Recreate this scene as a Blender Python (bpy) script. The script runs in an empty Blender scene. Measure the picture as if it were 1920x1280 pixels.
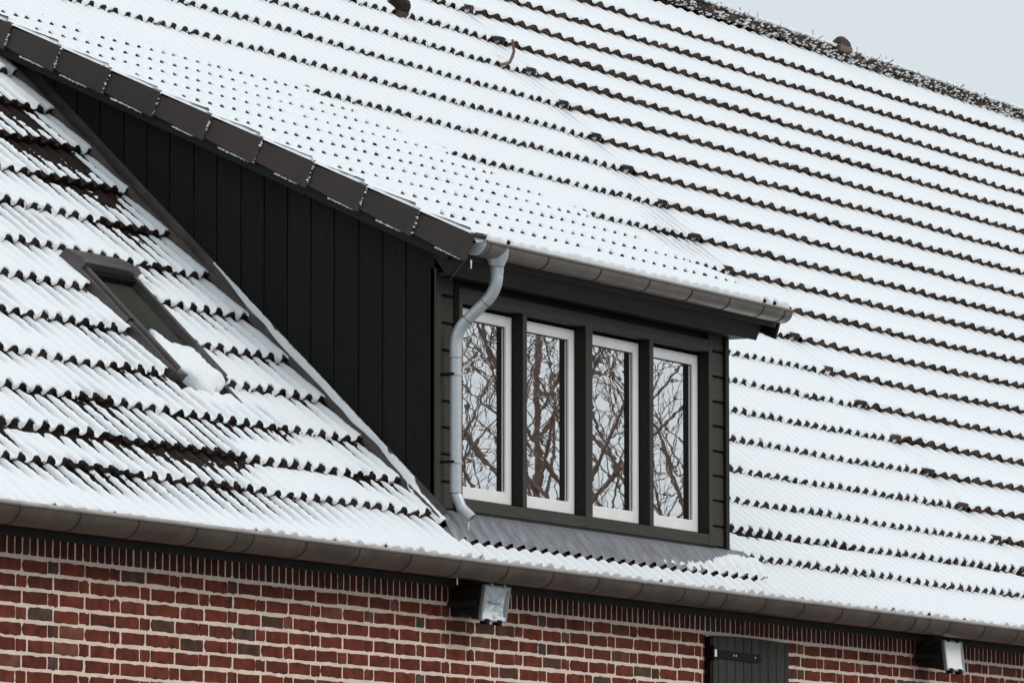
import bpy, bmesh, math, random
import numpy as np
from mathutils import Matrix, Vector

random.seed(7)
rng = np.random.default_rng(11)
SC = bpy.context.scene
C = SC.collection
R = math.radians

# ------------------------------------------------------------------ camera
TH, PH, AL = R(28.735), R(6.190), R(44.08)
CAM = np.array([0.0, -14.2533, 1.6])
f_ = np.array([math.cos(TH) * math.cos(PH), math.sin(TH) * math.cos(PH), math.sin(PH)])
r_ = np.array([math.sin(TH), -math.cos(TH), 0.0])
u_ = np.cross(r_, f_)
cam = bpy.data.cameras.new("camera")
cam.lens = 200.0
cam.sensor_width = 36.0
cam.clip_start = 0.1
cam.clip_end = 2000
camo = bpy.data.objects.new("camera", cam)
camo.matrix_world = Matrix(((r_[0], u_[0], -f_[0], CAM[0]), (r_[1], u_[1], -f_[1], CAM[1]),
                            (r_[2], u_[2], -f_[2], CAM[2]), (0, 0, 0, 1)))
C.objects.link(camo)
SC.camera = camo

# ------------------------------------------------------------------ light
SUN_EL, SUN_AZ = R(36), R(-80)          # azimuth measured from +X towards +Y
sdir = Vector((math.cos(SUN_EL) * math.cos(SUN_AZ), math.cos(SUN_EL) * math.sin(SUN_AZ), math.sin(SUN_EL)))
world = bpy.data.worlds.new("World")
SC.world = world
world.use_nodes = True
wn, wl = world.node_tree.nodes, world.node_tree.links
wn.clear()
sky = wn.new("ShaderNodeTexSky")
sky.sky_type = 'NISHITA'
sky.sun_disc = False
sky.sun_elevation = SUN_EL
sky.sun_rotation = math.atan2(sdir.x, sdir.y)
sky.dust_density = 4.0
mixn = wn.new("ShaderNodeMix")
mixn.data_type = 'RGBA'
mixn.inputs[0].default_value = 0.93      # closed cloud cover over the clear sky
mixn.inputs[7].default_value = (7.25, 8.0, 8.4, 1)
wl.new(sky.outputs[0], mixn.inputs[6])
bg = wn.new("ShaderNodeBackground")
bg.inputs[1].default_value = 0.1
wo = wn.new("ShaderNodeOutputWorld")
wl.new(mixn.outputs[2], bg.inputs[0])
wl.new(bg.outputs[0], wo.inputs[0])
sun = bpy.data.lights.new("sun", 'SUN')
sun.energy = 1.10
sun.angle = R(25)
sun.color = (1.0, 0.985, 0.96)
suno = bpy.data.objects.new("sun", sun)
suno.rotation_euler = (-sdir).to_track_quat('-Z', 'Y').to_euler()
suno.location = (20, -30, 40)
C.objects.link(suno)
SC.view_settings.view_transform = 'Standard'
SC.view_settings.look = 'None'
SC.view_settings.exposure = 0.0
SC.view_settings.gamma = 1.0
SC.view_settings.use_curve_mapping = False
SC.cycles.max_bounces = 6
SC.cycles.use_denoising = True

# ------------------------------------------------------------------ materials
def mat(name, col, rough=0.6, metal=0.0, vary=0.0, noise=0.0, nscale=30.0, bump=0.0, bscale=60.0, stretch=(1, 1, 1),
        spec=0.5, island=False, col2=None, coat=0.0):
    m = bpy.data.materials.new(name)
    m.use_nodes = True
    n, l = m.node_tree.nodes, m.node_tree.links
    b = n["Principled BSDF"]
    b.inputs["Roughness"].default_value = rough
    b.inputs["Metallic"].default_value = metal
    b.inputs["Specular IOR Level"].default_value = spec
    b.inputs["Coat Weight"].default_value = coat
    tc = n.new("ShaderNodeTexCoord")
    mp = n.new("ShaderNodeMapping")
    mp.inputs["Scale"].default_value = stretch
    l.new(tc.outputs["Object"], mp.inputs[0])
    base = n.new("ShaderNodeRGB")
    base.outputs[0].default_value = (*col, 1)
    out = base.outputs[0]
    if vary > 0:
        src = None
        if island:
            g = n.new("ShaderNodeNewGeometry")
            src = g.outputs["Random Per Island"]
        else:
            oi = n.new("ShaderNodeObjectInfo")
            src = oi.outputs["Random"]
        mr = n.new("ShaderNodeMapRange")
        mr.inputs[3].default_value = 1 - vary
        mr.inputs[4].default_value = 1 + vary
        l.new(src, mr.inputs[0])
        h = n.new("ShaderNodeHueSaturation")
        l.new(mr.outputs[0], h.inputs["Value"])
        l.new(out, h.inputs["Color"])
        out = h.outputs[0]
    if noise > 0:
        nz = n.new("ShaderNodeTexNoise")
        nz.inputs["Scale"].default_value = nscale
        nz.inputs["Detail"].default_value = 6
        nz.inputs["Roughness"].default_value = 0.65
        l.new(mp.outputs[0], nz.inputs["Vector"])
        mr2 = n.new("ShaderNodeMapRange")
        mr2.inputs[1].default_value = 0.35
        mr2.inputs[2].default_value = 0.65
        l.new(nz.outputs[0], mr2.inputs[0])
        mx = n.new("ShaderNodeMix")
        mx.data_type = 'RGBA'
        if col2 is None:
            mx.blend_type = 'MULTIPLY'
            mx.inputs[0].default_value = 1.0
            mr2.inputs[3].default_value = 1 - noise
            mr2.inputs[4].default_value = 1 + noise
            l.new(out, mx.inputs[6])
            l.new(mr2.outputs[0], mx.inputs[7])
        else:
            mr2.inputs[4].default_value = noise
            l.new(mr2.outputs[0], mx.inputs[0])
            l.new(out, mx.inputs[6])
            mx.inputs[7].default_value = (*col2, 1)
        out = mx.outputs[2]
    l.new(out, b.inputs["Base Color"])
    if bump > 0:
        nb = n.new("ShaderNodeTexNoise")
        nb.inputs["Scale"].default_value = bscale
        nb.inputs["Detail"].default_value = 5
        l.new(mp.outputs[0], nb.inputs["Vector"])
        bp = n.new("ShaderNodeBump")
        bp.inputs["Strength"].default_value = bump
        bp.inputs["Distance"].default_value = 0.004
        l.new(nb.outputs[0], bp.inputs["Height"])
        l.new(bp.outputs[0], b.inputs["Normal"])
    return m

M = {}
M['snow'] = mat("snow", (0.845, 0.862, 0.880), 0.75, bump=0.5, bscale=90, spec=0.2)
M['ground_snow'] = mat("ground_snow", (0.12, 0.115, 0.11), 0.7, noise=0.45, nscale=0.35, col2=(0.42, 0.43, 0.44))
M['tile_new'] = mat("dark_wet_clay", (0.0165, 0.0085, 0.0060), 0.62, spec=0.15, vary=0.45, noise=0.35, nscale=25, bump=0.5, bscale=120)
M['tile_new_field'] = mat("dark_wet_clay_field", (0.0165, 0.0085, 0.0060), 0.62, spec=0.15, vary=0.45, noise=0.35, nscale=25, bump=0.5, bscale=120, island=True)
M['tile_old'] = mat("old_brown_clay", (0.066, 0.038, 0.026), 0.8, spec=0.15, vary=0.4, noise=0.4, nscale=22, bump=0.6, bscale=90)
M['tile_old_field'] = mat("old_brown_clay_field", (0.066, 0.038, 0.026), 0.8, spec=0.15, vary=0.4, noise=0.4, nscale=22, bump=0.6, bscale=90, island=True)
M['verge'] = mat("verge_clay", (0.046, 0.032, 0.027), 0.6, vary=0.18, noise=0.15, nscale=9, bump=0.15, bscale=200)
M['black'] = mat("black_boarding", (0.0072, 0.0066, 0.0060), 0.65, vary=0.32, noise=0.3, nscale=12, stretch=(6, 6, 0.5), bump=0.2, bscale=40, spec=0.2)
M['barge'] = mat("barge_black", (0.0090, 0.0085, 0.0072), 0.65, noise=0.3, nscale=4, bump=0.15, bscale=40, spec=0.3)
M['trim'] = mat("dark_green_paint", (0.046, 0.0415, 0.033), 0.55, vary=0.1, noise=0.15, nscale=14, stretch=(0.6, 6, 6), bump=0.2, bscale=50, spec=0.2)
M['reveal'] = mat("reveal_black", (0.0085, 0.0070, 0.0060), 0.6, spec=0.3)
M['brown'] = mat("brown_head_lining", (0.05, 0.032, 0.026), 0.6)
M['fascia'] = mat("fascia_paint", (0.0185, 0.0170, 0.0145), 0.5, noise=0.35, nscale=10, stretch=(0.5, 8, 8), bump=0.25, bscale=30, spec=0.2)
M['white'] = mat("white_sash_paint", (0.90, 0.875, 0.85), 0.4, noise=0.04, nscale=8)
M['zinc'] = mat("bright_zinc", (0.50, 0.53, 0.545), 0.42, 0.4, noise=0.05, nscale=35, bump=0.08, bscale=60)
M['gutter'] = mat("weathered_zinc_gutter", (0.110, 0.082, 0.064), 0.42, 0.45, noise=0.25, nscale=7, bump=0.1, bscale=30)
M['dgutter'] = mat("dormer_zinc_gutter", (0.21, 0.178, 0.157), 0.38, 0.45, noise=0.18, nscale=7, bump=0.08, bscale=30)
M['bracket'] = mat("gutter_strap", (0.05, 0.044, 0.04), 0.5, 0.4)
M['lead'] = mat("sheet_lead", (0.14, 0.126, 0.135), 0.5, 0.25, noise=0.8, nscale=14, stretch=(2.2, 0.5, 0.5), bump=0.5, bscale=12, col2=(0.24, 0.26, 0.29))
M['flash'] = mat("brown_flashing", (0.060, 0.047, 0.041), 0.6, 0.1, noise=0.35, nscale=6, bump=0.3, bscale=20)
M['mortar'] = mat("lime_mortar", (0.78, 0.62, 0.515), 0.9, noise=0.12, nscale=12, bump=0.6, bscale=60)
M['eave_wood'] = mat("eave_boards", (0.034, 0.024, 0.019), 0.8, noise=0.3, nscale=5)
M['shutter'] = mat("shutter_paint", (0.036, 0.035, 0.029), 0.65, spec=0.2, vary=0.12, noise=0.25, nscale=10, stretch=(6, 6, 0.5), bump=0.2, bscale=40)
M['iron'] = mat("black_iron", (0.006, 0.0055, 0.005), 0.6, spec=0.12)
M['rust'] = mat("rusty_rod", (0.16, 0.10, 0.075), 0.7, noise=0.3)
M['lamp_body'] = mat("lamp_black", (0.010, 0.010, 0.009), 0.5)
M['lamp_rim'] = mat("lamp_grey_rim", (0.32, 0.34, 0.33), 0.4, 0.4)
M['reflector'] = mat("lamp_reflector", (0.75, 0.80, 0.82), 0.25, 0.85, noise=0.25, nscale=18, bump=0.6, bscale=25)
M['twig'] = mat("heather_twig", (0.085, 0.060, 0.042), 0.9, vary=0.6, island=True)
M['red_clay'] = mat("red_clay", (0.040, 0.012, 0.010), 0.6, noise=0.3)
M['bark'] = mat("bark", (0.19, 0.125, 0.095), 0.9, noise=0.3, nscale=6)
M['frame_grey'] = mat("skylight_metal", (0.105, 0.090, 0.086), 0.38, 0.3, noise=0.15, nscale=10)
M['iceclear'] = mat("ice", (0.8, 0.85, 0.88), 0.1)

def brick_mat(name, dark=1.0, island=False):
    m = bpy.data.materials.new(name)
    m.use_nodes = True
    n, l = m.node_tree.nodes, m.node_tree.links
    b = n["Principled BSDF"]
    b.inputs["Roughness"].default_value = 0.8
    b.inputs["Specular IOR Level"].default_value = 0.25
    if island:
        g = n.new("ShaderNodeNewGeometry"); src = g.outputs["Random Per Island"]
    else:
        g = n.new("ShaderNodeObjectInfo"); src = g.outputs["Random"]
    ramp = n.new("ShaderNodeValToRGB")
    cr = ramp.color_ramp
    cr.interpolation = 'LINEAR'
    stops = [(0.0, (0.150, 0.026, 0.013)), (0.2, (0.190, 0.036, 0.017)), (0.42, (0.205, 0.040, 0.020)),
             (0.60, (0.165, 0.031, 0.015)), (0.82, (0.130, 0.027, 0.015)), (0.86, (0.250, 0.070, 0.033)),
             (0.91, (0.185, 0.080, 0.050)), (0.95, (0.100, 0.038, 0.024)), (0.985, (0.115, 0.075, 0.055)), (1.0, (0.070, 0.048, 0.038))]
    cr.elements[0].position = 0; cr.elements[1].position = 1
    for p, c in stops[1:-1]:
        cr.elements.new(p)
    for e, (p, c) in zip(cr.elements, stops):
        e.position = p
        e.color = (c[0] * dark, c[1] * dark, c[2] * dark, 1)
    l.new(src, ramp.inputs[0])
    tc = n.new("ShaderNodeTexCoord")
    geo = n.new("ShaderNodeNewGeometry")
    nz = n.new("ShaderNodeTexNoise")
    nz.inputs["Scale"].default_value = 14
    nz.inputs["Detail"].default_value = 5
    l.new(geo.outputs["Position"], nz.inputs["Vector"])
    mr = n.new("ShaderNodeMapRange")
    mr.inputs[1].default_value = 0.3; mr.inputs[2].default_value = 0.7
    mr.inputs[3].default_value = 0.55; mr.inputs[4].default_value = 1.45
    l.new(nz.outputs[0], mr.inputs[0])
    mx = n.new("ShaderNodeMix"); mx.data_type = 'RGBA'; mx.blend_type = 'MULTIPLY'; mx.inputs[0].default_value = 1
    l.new(ramp.outputs[0], mx.inputs[6]); l.new(mr.outputs[0], mx.inputs[7])
    # scorched or bloom patches inside single bricks
    nz2 = n.new("ShaderNodeTexNoise"); nz2.inputs["Scale"].default_value = 5.5; nz2.inputs["Detail"].default_value = 3
    l.new(geo.outputs["Position"], nz2.inputs["Vector"])
    mr2 = n.new("ShaderNodeMapRange"); mr2.inputs[1].default_value = 0.64; mr2.inputs[2].default_value = 0.76; mr2.inputs[4].default_value = 0.5
    l.new(nz2.outputs[0], mr2.inputs[0])
    mx2 = n.new("ShaderNodeMix"); mx2.data_type = 'RGBA'
    mx2.inputs[7].default_value = (0.075 * dark, 0.055 * dark, 0.05 * dark, 1)
    l.new(mr2.outputs[0], mx2.inputs[0]); l.new(mx.outputs[2], mx2.inputs[6])
    l.new(mx2.outputs[2], b.inputs["Base Color"])
    bp = n.new("ShaderNodeBump"); bp.inputs["Strength"].default_value = 0.5; bp.inputs["Distance"].default_value = 0.003
    nb = n.new("ShaderNodeTexNoise"); nb.inputs["Scale"].default_value = 90
    l.new(geo.outputs["Position"], nb.inputs["Vector"]); l.new(nb.outputs[0], bp.inputs["Height"])
    l.new(bp.outputs[0], b.inputs["Normal"])
    return m
M['brick'] = brick_mat("red_brick", 0.74)
M['soldier'] = brick_mat("soldier_brick", 0.36)  # darker copy of the brick; eaves shade painted into the colour
M['brick_field'] = brick_mat("brick_field", 0.74, True)

def glass_mat(name, refl, tint, wob, wscale, dark=(0.012, 0.009, 0.008)):
    m = bpy.data.materials.new(name)
    m.use_nodes = True
    n, l = m.node_tree.nodes, m.node_tree.links
    n.remove(n["Principled BSDF"])
    gl = n.new("ShaderNodeBsdfGlossy"); gl.inputs["Color"].default_value = (*tint, 1); gl.inputs["Roughness"].default_value = 0.004 if wob > 0 else 0.0
    df = n.new("ShaderNodeBsdfDiffuse"); df.inputs[0].default_value = (*dark, 1)
    mx = n.new("ShaderNodeMixShader"); mx.inputs[0].default_value = refl
    l.new(df.outputs[0], mx.inputs[1]); l.new(gl.outputs[0], mx.inputs[2])
    l.new(mx.outputs[0], n["Material Output"].inputs[0])
    if wob > 0:
        g = n.new("ShaderNodeNewGeometry")
        mp = n.new("ShaderNodeMapping"); mp.inputs["Scale"].default_value = wscale
        l.new(g.outputs["Position"], mp.inputs[0])
        nz = n.new("ShaderNodeTexNoise"); nz.inputs["Scale"].default_value = 1.0; nz.inputs["Detail"].default_value = 2.0
        l.new(mp.outputs[0], nz.inputs["Vector"])
        bp = n.new("ShaderNodeBump"); bp.inputs["Strength"].default_value = 1.0; bp.inputs["Distance"].default_value = wob
        l.new(nz.outputs[0], bp.inputs["Height"]); l.new(bp.outputs[0], gl.inputs["Normal"])
    return m
M['pane'] = glass_mat("window_glass", 0.84, (0.95, 0.95, 0.96), 0.00011, (2.5, 2.5, 9))
M['skypane'] = glass_mat("skylight_glass", 0.13, (0.9, 0.95, 0.9), 0.0, (1, 1, 1), (0.050, 0.052, 0.044))
M['lampglass'] = glass_mat("lamp_glass", 0.3, (0.9, 0.95, 1.0), 0.0, (1, 1, 1), (0.3, 0.32, 0.33))

# ------------------------------------------------------------------ mesh helpers
class MB:
    def __init__(self):
        self.v = []; self.f = []
    def add(self, vs, fs):
        o = len(self.v)
        self.v += [tuple(map(float, q)) for q in vs]
        self.f += [tuple(i + o for i in q) for q in fs]
        return self
    def box(self, x0, x1, y0, y1, z0, z1):
        return self.add([(x0, y0, z0), (x1, y0, z0), (x1, y1, z0), (x0, y1, z0), (x0, y0, z1), (x1, y0, z1), (x1, y1, z1), (x0, y1, z1)],
                        [(0, 3, 2, 1), (4, 5, 6, 7), (0, 1, 5, 4), (1, 2, 6, 5), (2, 3, 7, 6), (3, 0, 4, 7)])
    def prism(self, poly, axis, a, b):
        """poly: 2D outline in the plane normal to axis (x: (y,z), y: (x,z), z: (x,y)); extruded a..b"""
        def P(q, s):
            return (s, q[0], q[1]) if axis == 'x' else ((q[0], s, q[1]) if axis == 'y' else (q[0], q[1], s))
        n = len(poly)
        vs = [P(q, a) for q in poly] + [P(q, b) for q in poly]
        fs = [tuple(range(n - 1, -1, -1)), tuple(range(n, 2 * n))] + [(i, (i + 1) % n, (i + 1) % n + n, i + n) for i in range(n)]
        return self.add(vs, fs)
    def tube(self, pts, rad, n=14, cap=True):
        pts = [np.array(p, float) for p in pts]
        rad = rad if hasattr(rad, '__len__') else [rad] * len(pts)
        rings = []
        up = None
        for i, p in enumerate(pts):
            d = pts[min(i + 1, len(pts) - 1)] - pts[max(i - 1, 0)]
            d = d / (np.linalg.norm(d) + 1e-9)
            if up is None:
                a = np.array([0, 0, 1.0]) if abs(d[2]) < 0.9 else np.array([1.0, 0, 0])
                up = np.cross(np.cross(d, a), d)
            up = up - d * (up @ d); up /= np.linalg.norm(up) + 1e-9
            s = np.cross(d, up)
            rings.append([p + rad[i] * (math.cos(2 * math.pi * k / n) * up + math.sin(2 * math.pi * k / n) * s) for k in range(n)])
        vs = [q for ring in rings for q in ring]
        fs = []
        for i in range(len(pts) - 1):
            for k in range(n):
                fs.append((i * n + k, i * n + (k + 1) % n, (i + 1) * n + (k + 1) % n, (i + 1) * n + k))
        if cap:
            fs.append(tuple(range(n - 1, -1, -1)))
            fs.append(tuple((len(pts) - 1) * n + k for k in range(n)))
        return self.add(vs, fs)
    def mesh(self, name, smooth=False):
        me = bpy.data.meshes.new(name)
        me.from_pydata(self.v, [], self.f)
        if smooth:
            me.polygons.foreach_set('use_smooth', [True] * len(me.polygons))
        me.update()
        return me
    def build(self, name, m, parent=None, bevel=0.0, smooth=False, **tags):
        me = self.mesh(name, smooth)
        me.materials.append(m)
        o = link(name, me, parent)
        if bevel > 0:
            bv = o.modifiers.new("bevel", 'BEVEL'); bv.width = bevel; bv.segments = 2; bv.limit_method = 'ANGLE'
        if smooth:
            try:
                me.set_sharp_from_angle(angle=R(40))
            except Exception:
                pass
        for k, v in tags.items():
            o[k] = v
        return o

def wpos(o):
    p = Vector((0, 0, 0))
    while o is not None:
        p = p + o.location
        o = o.parent
    return p

def link(name, me, parent=None, loc=None):
    """loc is in world coordinates; empties and parents are only translated"""
    o = bpy.data.objects.new(name, me)
    C.objects.link(o)
    w = Vector(loc) if loc is not None else Vector((0, 0, 0))
    if parent is not None:
        o.parent = parent
        o.location = w - wpos(parent)
    else:
        o.location = w
    return o

def npmesh(name, V, Q, m, parent=None, smooth=True, **tags):
    V = np.ascontiguousarray(V, np.float32); Q = np.ascontiguousarray(Q, np.int32)
    me = bpy.data.meshes.new(name)
    k = Q.shape[1]
    me.vertices.add(len(V)); me.vertices.foreach_set('co', V.ravel())
    me.loops.add(Q.size); me.loops.foreach_set('vertex_index', Q.ravel())
    me.polygons.add(len(Q))
    me.polygons.foreach_set('loop_start', np.arange(0, Q.size, k, dtype=np.int32))
    me.polygons.foreach_set('use_smooth', np.full(len(Q), smooth))
    me.update(calc_edges=True)
    me.validate()
    me.materials.append(m)
    o = link(name, me, parent)
    for a, b in tags.items():
        o[a] = b
    return o

def thing(name, label, cat, loc, group=None):
    o = bpy.data.objects.new(name, None)
    o.empty_display_size = 0.2
    C.objects.link(o)
    o.location = loc
    o['label'] = label; o['category'] = cat
    if group: o['group'] = group
    return o

TAB = rng.random((256, 256))
def vn(x, y, s=0):
    """smooth value noise 0..1"""
    x = np.asarray(x, float) + 37.1 * s; y = np.asarray(y, float) + 11.7 * s
    xi = np.floor(x).astype(int); yi = np.floor(y).astype(int)
    fx = x - xi; fy = y - yi
    fx = fx * fx * (3 - 2 * fx); fy = fy * fy * (3 - 2 * fy)
    a = TAB[xi & 255, yi & 255]; b = TAB[(xi + 1) & 255, yi & 255]
    c = TAB[xi & 255, (yi + 1) & 255]; d = TAB[(xi + 1) & 255, (yi + 1) & 255]
    return (a * (1 - fx) + b * fx) * (1 - fy) + (c * (1 - fx) + d * fx) * fy
def sstep(a, b, x):
    t = np.clip((x - a) / (b - a), 0, 1)
    return t * t * (3 - 2 * t)
def proj(P):
    v = np.asarray(P, float) - CAM
    k = 10667 / 1.875 / (v @ f_)
    return 512 + k * (v @ r_), 341 - k * (v @ u_), v @ f_

# ------------------------------------------------------------------ roof frames
D = 0.335
R0 = np.array([0, -0.07, 3.7462])
TV = np.array([0, math.cos(AL), math.sin(AL)]); NV = np.array([0, -math.sin(AL), math.cos(AL)])
XV = np.array([1.0, 0, 0])
BE = R(24.8)
D0 = np.array([0, -0.28, 5.24])
TD = np.array([0, math.cos(BE), math.sin(BE)]); ND = np.array([0, -math.sin(BE), math.cos(BE)])
def RP(x, t, n):
    return R0 + XV * x + TV * t + NV * n
def zroof(y, n=0.0):
    return R0[2] + (y - R0[1]) * math.tan(AL) + n / math.cos(AL)
def zdorm(y, n=0.0):
    return D0[2] + (y - D0[1]) * math.tan(BE) + n / math.cos(BE)
dl = {21: .39, 20: .17, 19: .06, 18: 0, 17: -.03, 16: -.05, 15: -.05, 14: -.05, 13: -.06, 12: -.04, 11: -.06, 10: -.08, 9: -.05,
      8: 0, 7: 0, 6: .02, 5: .05, 4: .03, 3: .04, 2: .06, 1: .13}
TK = {k: (21 - k + dl[k]) * D for k in dl}
TK[22] = -0.20
TK[0] = 7.32
XB = 33.17                       # where the newer tiles end and the old pantiles begin
PL, PR, PDm = 0.1241, 0.176, 0.1247
XL0, XR1 = 20.2, 47.2
DX0, DX1 = 25.2, 28.53           # dormer side walls
TYPES = {
    'new': dict(p=PL, A=0.029, h=0.038, g=1.25, thick=0.031, s0=0.010, s1=0.012, droop=0.033, set_c=0.017, base=-0.030),
    'old': dict(p=PR, A=0.037, h=0.048, g=1.0, thick=0.032, s0=0.012, s1=0.006, droop=0.004, set_c=0.004, base=-0.028),
    'dor': dict(p=PDm, A=0.026, h=0.020, g=1.1, thick=0.016, s0=0.018, s1=0.018, droop=0.034, set_c=0.016, base=-0.016),
}
def prof(c, P):
    return np.clip((c - 0.10) / 0.90, 0, 1) ** 0.72 if P is not TYPES['old'] else c ** 0.95
def crest(x, P, x0):
    return 0.5 + 0.5 * np.cos(2 * math.pi * (x - x0) / P['p'])
def rollj(k, x, P, x0):
    """per-roll irregularity of the front edge (shared by tile and snow)"""
    i = np.floor((x - x0) / (2 * P['p'] if P is not TYPES['old'] else P['p']) + 0.5).astype(int)
    w = (i + 0.5) * P['p'] * (2 if P is not TYPES['old'] else 1)
    return (TAB[(k * 17 + 3) & 255, i & 255] - 0.5) * 0.014 + 0.030 * (vn(w / 1.1, 0 * w + k * 3.17, 81) - 0.5)

X0N = 21.879 + 0.02
X0O = 33.848 + 0.02
SKY = (23.64, 24.18, 0.97, 1.92)  # skylight opening on the roof: x0 x1 t0 t1

def melt_field(x, t, c):
    m = np.zeros_like(x)
    col = vn((x - X0N) / PL + 0.5, 0 * x, 5)
    def blob(cx, ct, sx, st, a):
        return a * np.exp(-((x - cx) / sx) ** 2 - ((t - ct) / st) ** 2)
    m += blob(22.9, 0.36, 0.55, 0.17, 1.5) + blob(23.1, 0.03, 1.10, 0.15, 0.90) + blob(22.15, 0.55, 0.35, 0.25, 0.35) + blob(22.7, 0.62, 0.35, 0.2, 0.45)
    m += blob(24.82, 2.75, 0.24, 0.50, 2.3) + blob(24.60, 3.0, 0.30, 0.40, 2.0) + blob(24.6, 2.15, 0.30, 0.25, 0.7)
    m += 0.62 * sstep(0.60, 0.86, vn(x / 0.42, t / 0.30, 101)) * (x < 25.2)
    m += blob(24.2, 2.75, 0.45, 0.25, 0.65) + blob(23.3, 1.55, 0.35, 0.3, 0.38) + blob(22.9, 0.95, 0.4, 0.25, 0.35)
    m += blob(24.95, 1.3, 0.16, 1.0, 0.55) + blob(25.0, 0.3, 0.2, 0.3, 0.5)
    m += blob(28.75, 1.0, 0.02, 0.1, 0.0)
    m += blob(32.75, 3.62, 0.32, 0.22, 1.0) + blob(24.6, 1.5, 0.4, 0.3, 0.35)
    m += 0.34 * sstep(32.55, 33.0, x) * (x < XB) * sstep(1.5, 3.0, t)
    m += 0.30 * sstep(0.35, 0.1, np.abs(t + 0.1)) * (x > 25.2) * (x < 28.7)
    return m * (0.5 + 0.9 * col)

def course(k, kind, xa, xb, ta, d, x0, us, dx, O, T, N, mask=None, front=1.0):
    """snow lying on one course of tiles: returns vertices and quads"""
    P = TYPES[kind]
    xs = np.arange(xa, xb, dx)
    us = np.concatenate([[-1.0], us])
    X, U = np.meshgrid(xs, us)
    c = crest(X, P, x0)
    jf = rollj(k, X, P, x0)
    isf = U < -0.5
    e = P['set_c'] * (c if kind != 'new' else sstep(0.40, 0.78, c)) * (1 - 0.45 * sstep(1.5, 3.0, ta)) * (0.25 + 1.3 * vn(X / P['p'] + 0.5, 0 * X + k * 3.3, 1)) + 0.010 * (vn(X / 0.021, 0 * X + k * 7.7, 2) - 0.45)
    if k == 22 and kind != 'dor':
        e = -0.012 + 0.012 * c * (vn(X / P['p'] + .5, 0 * X, 71) > 0.6)
    if kind == 'dor':
        bare = (vn(np.floor((X - x0) / P['p'] + 0.5) * 1.73, 0 * X + k * 2.1, 9) > 0.12)
        bare &= (k > 100) | (vn(np.floor((X - x0) / P['p'] + 0.5) * 3.3, 0 * X, 95) > 0.75)
        amt = vn(np.floor((X - x0) / P['p'] + 0.5) * 2.9, 0 * X + k * 4.7, 19)
        e = np.where(bare, (0.004 + 0.013 * amt) * sstep(0.55, 0.92, c) - 0.012 * (1 - c), -0.014)
    uu = np.where(isf, 0, U)
    tn = P['base'] + P['h'] * (1 - uu / d) + P['A'] * prof(c, P)
    t = ta + np.where(isf, e + jf - 0.003, np.maximum(uu, 0) + (e + jf) * np.exp(-uu / 0.03))
    th = P['s0'] + P['s1'] * (1 - c) + 0.004 * (vn(X / 0.05, t / 0.05, 3) - 0.5) + 0.0022 * (vn(X / 0.016, t / 0.014, 4) - 0.5)
    th = th * (0.78 + 0.44 * vn(X / 0.45, t / 0.30, 91)) * (1 - 0.45 * sstep(0.78 * d, d, uu))
    if kind == 'old':
        th = th + P['A'] * (c ** 0.5 - c ** 0.95) * 0.75 * sstep(0.45 * d, 0.9 * d, uu) - 0.003 * (1 - c) * sstep(0.6 * d, d, uu) + 0.017 * (1 - c) * sstep(0.62 * d, 0.12 * d, uu)
        e = e + 0.010 * (vn(X / 0.05, 0 * X + k * 9.1, 92) - 0.45) + 0.012 * sstep(0.62, 0.85, vn(X / 0.35, 0 * X + k * 1.9, 93)) * vn(X / 0.02, 0 * X + k, 94)
        t = ta + np.where(isf, e + jf - 0.003, np.maximum(uu, 0) + (e + jf) * np.exp(-uu / 0.03))
    if kind == 'new':
        ml = melt_field(X, t, c)
        grain = vn(X / 0.020, t / 0.013, 6) - 0.5
        fade = 0.42 + 0.75 * sstep(0.05, 1.0, uu / d)       # bare streaks start under the tile above
        ml = ml * fade
        ml = np.where(ml > 0.9, 0.9 + (ml - 0.9) * 1.3, ml)
        th = th - np.clip(ml - 1.55, 0, 1) * 0.012 * (0.3 + 1.4 * vn(X / 0.05, t / 0.16, 111))
        cc = crest(X + 0.006, P, x0)
        th = th - np.clip(ml - 0.06, 0, 2) * np.clip(1.10 - 1.06 * sstep(0.22, 0.85, cc), 0.04, 2) * 0.075 * (1 + 0.0 * grain) - np.clip(ml, 0, 1) * grain * 0.010
        if k <= 22:
            pass
    rnd = np.sqrt(np.clip((uu + 0.0015) / 0.014, 0, 1))
    th = np.where(th > 0, th * (0.25 + 0.75 * rnd), th)
    if kind == 'new':
        dr = P['droop'] * (1 - prof(c, P)) ** 0.6 * (0.55 + 0.7 * vn(X / 0.09, 0 * X + k * 5.1, 7)) + 0.004
        dr = dr * np.clip(1 - 3 * np.clip(ml, 0, 1), 0.15, 1)
    elif kind == 'old':
        dr = P['droop'] * (0.5 + (1 - c)) + 0 * X
    else:
        dr = np.where(bare, 0.006 + P['droop'] * sstep(0.97, 0.62, c), P['droop'])
    if k == 22 and kind != 'dor': dr = dr + 0.030
    if kind == 'old':
        th = th - 0.075 * (np.clip(XB + 0.045 - X, 0, 1) / 0.095) ** 1.6
    if kind == 'dor':
        th = th - 0.05 * (np.clip(X - 28.70, 0, 1) / 0.055) ** 2
    n = tn + th - np.where(isf, dr, 0)
    t = np.where((U < 0.012) & (th < 0.0015), t + 0.014, t)
    n = np.where(isf & (th < 0.0015), tn - 0.02, n)
    V = O + X[..., None] * XV + t[..., None] * T + n[..., None] * N
    nr, nc = X.shape
    idx = np.arange(nr * nc).reshape(nr, nc)
    Q = np.stack([idx[:-1, :-1], idx[:-1, 1:], idx[1:, 1:], idx[1:, :-1]], -1)
    deep = th < (-0.010 if kind != 'old' else -0.2)
    keep = ~(deep[:-1, :-1] & deep[:-1, 1:] & deep[1:, 1:] & deep[1:, :-1])
    if mask is not None:
        mk = mask(X, t)
        keep &= ~(mk[:-1, :-1] | mk[:-1, 1:] | mk[1:, 1:] | mk[1:, :-1])
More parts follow.
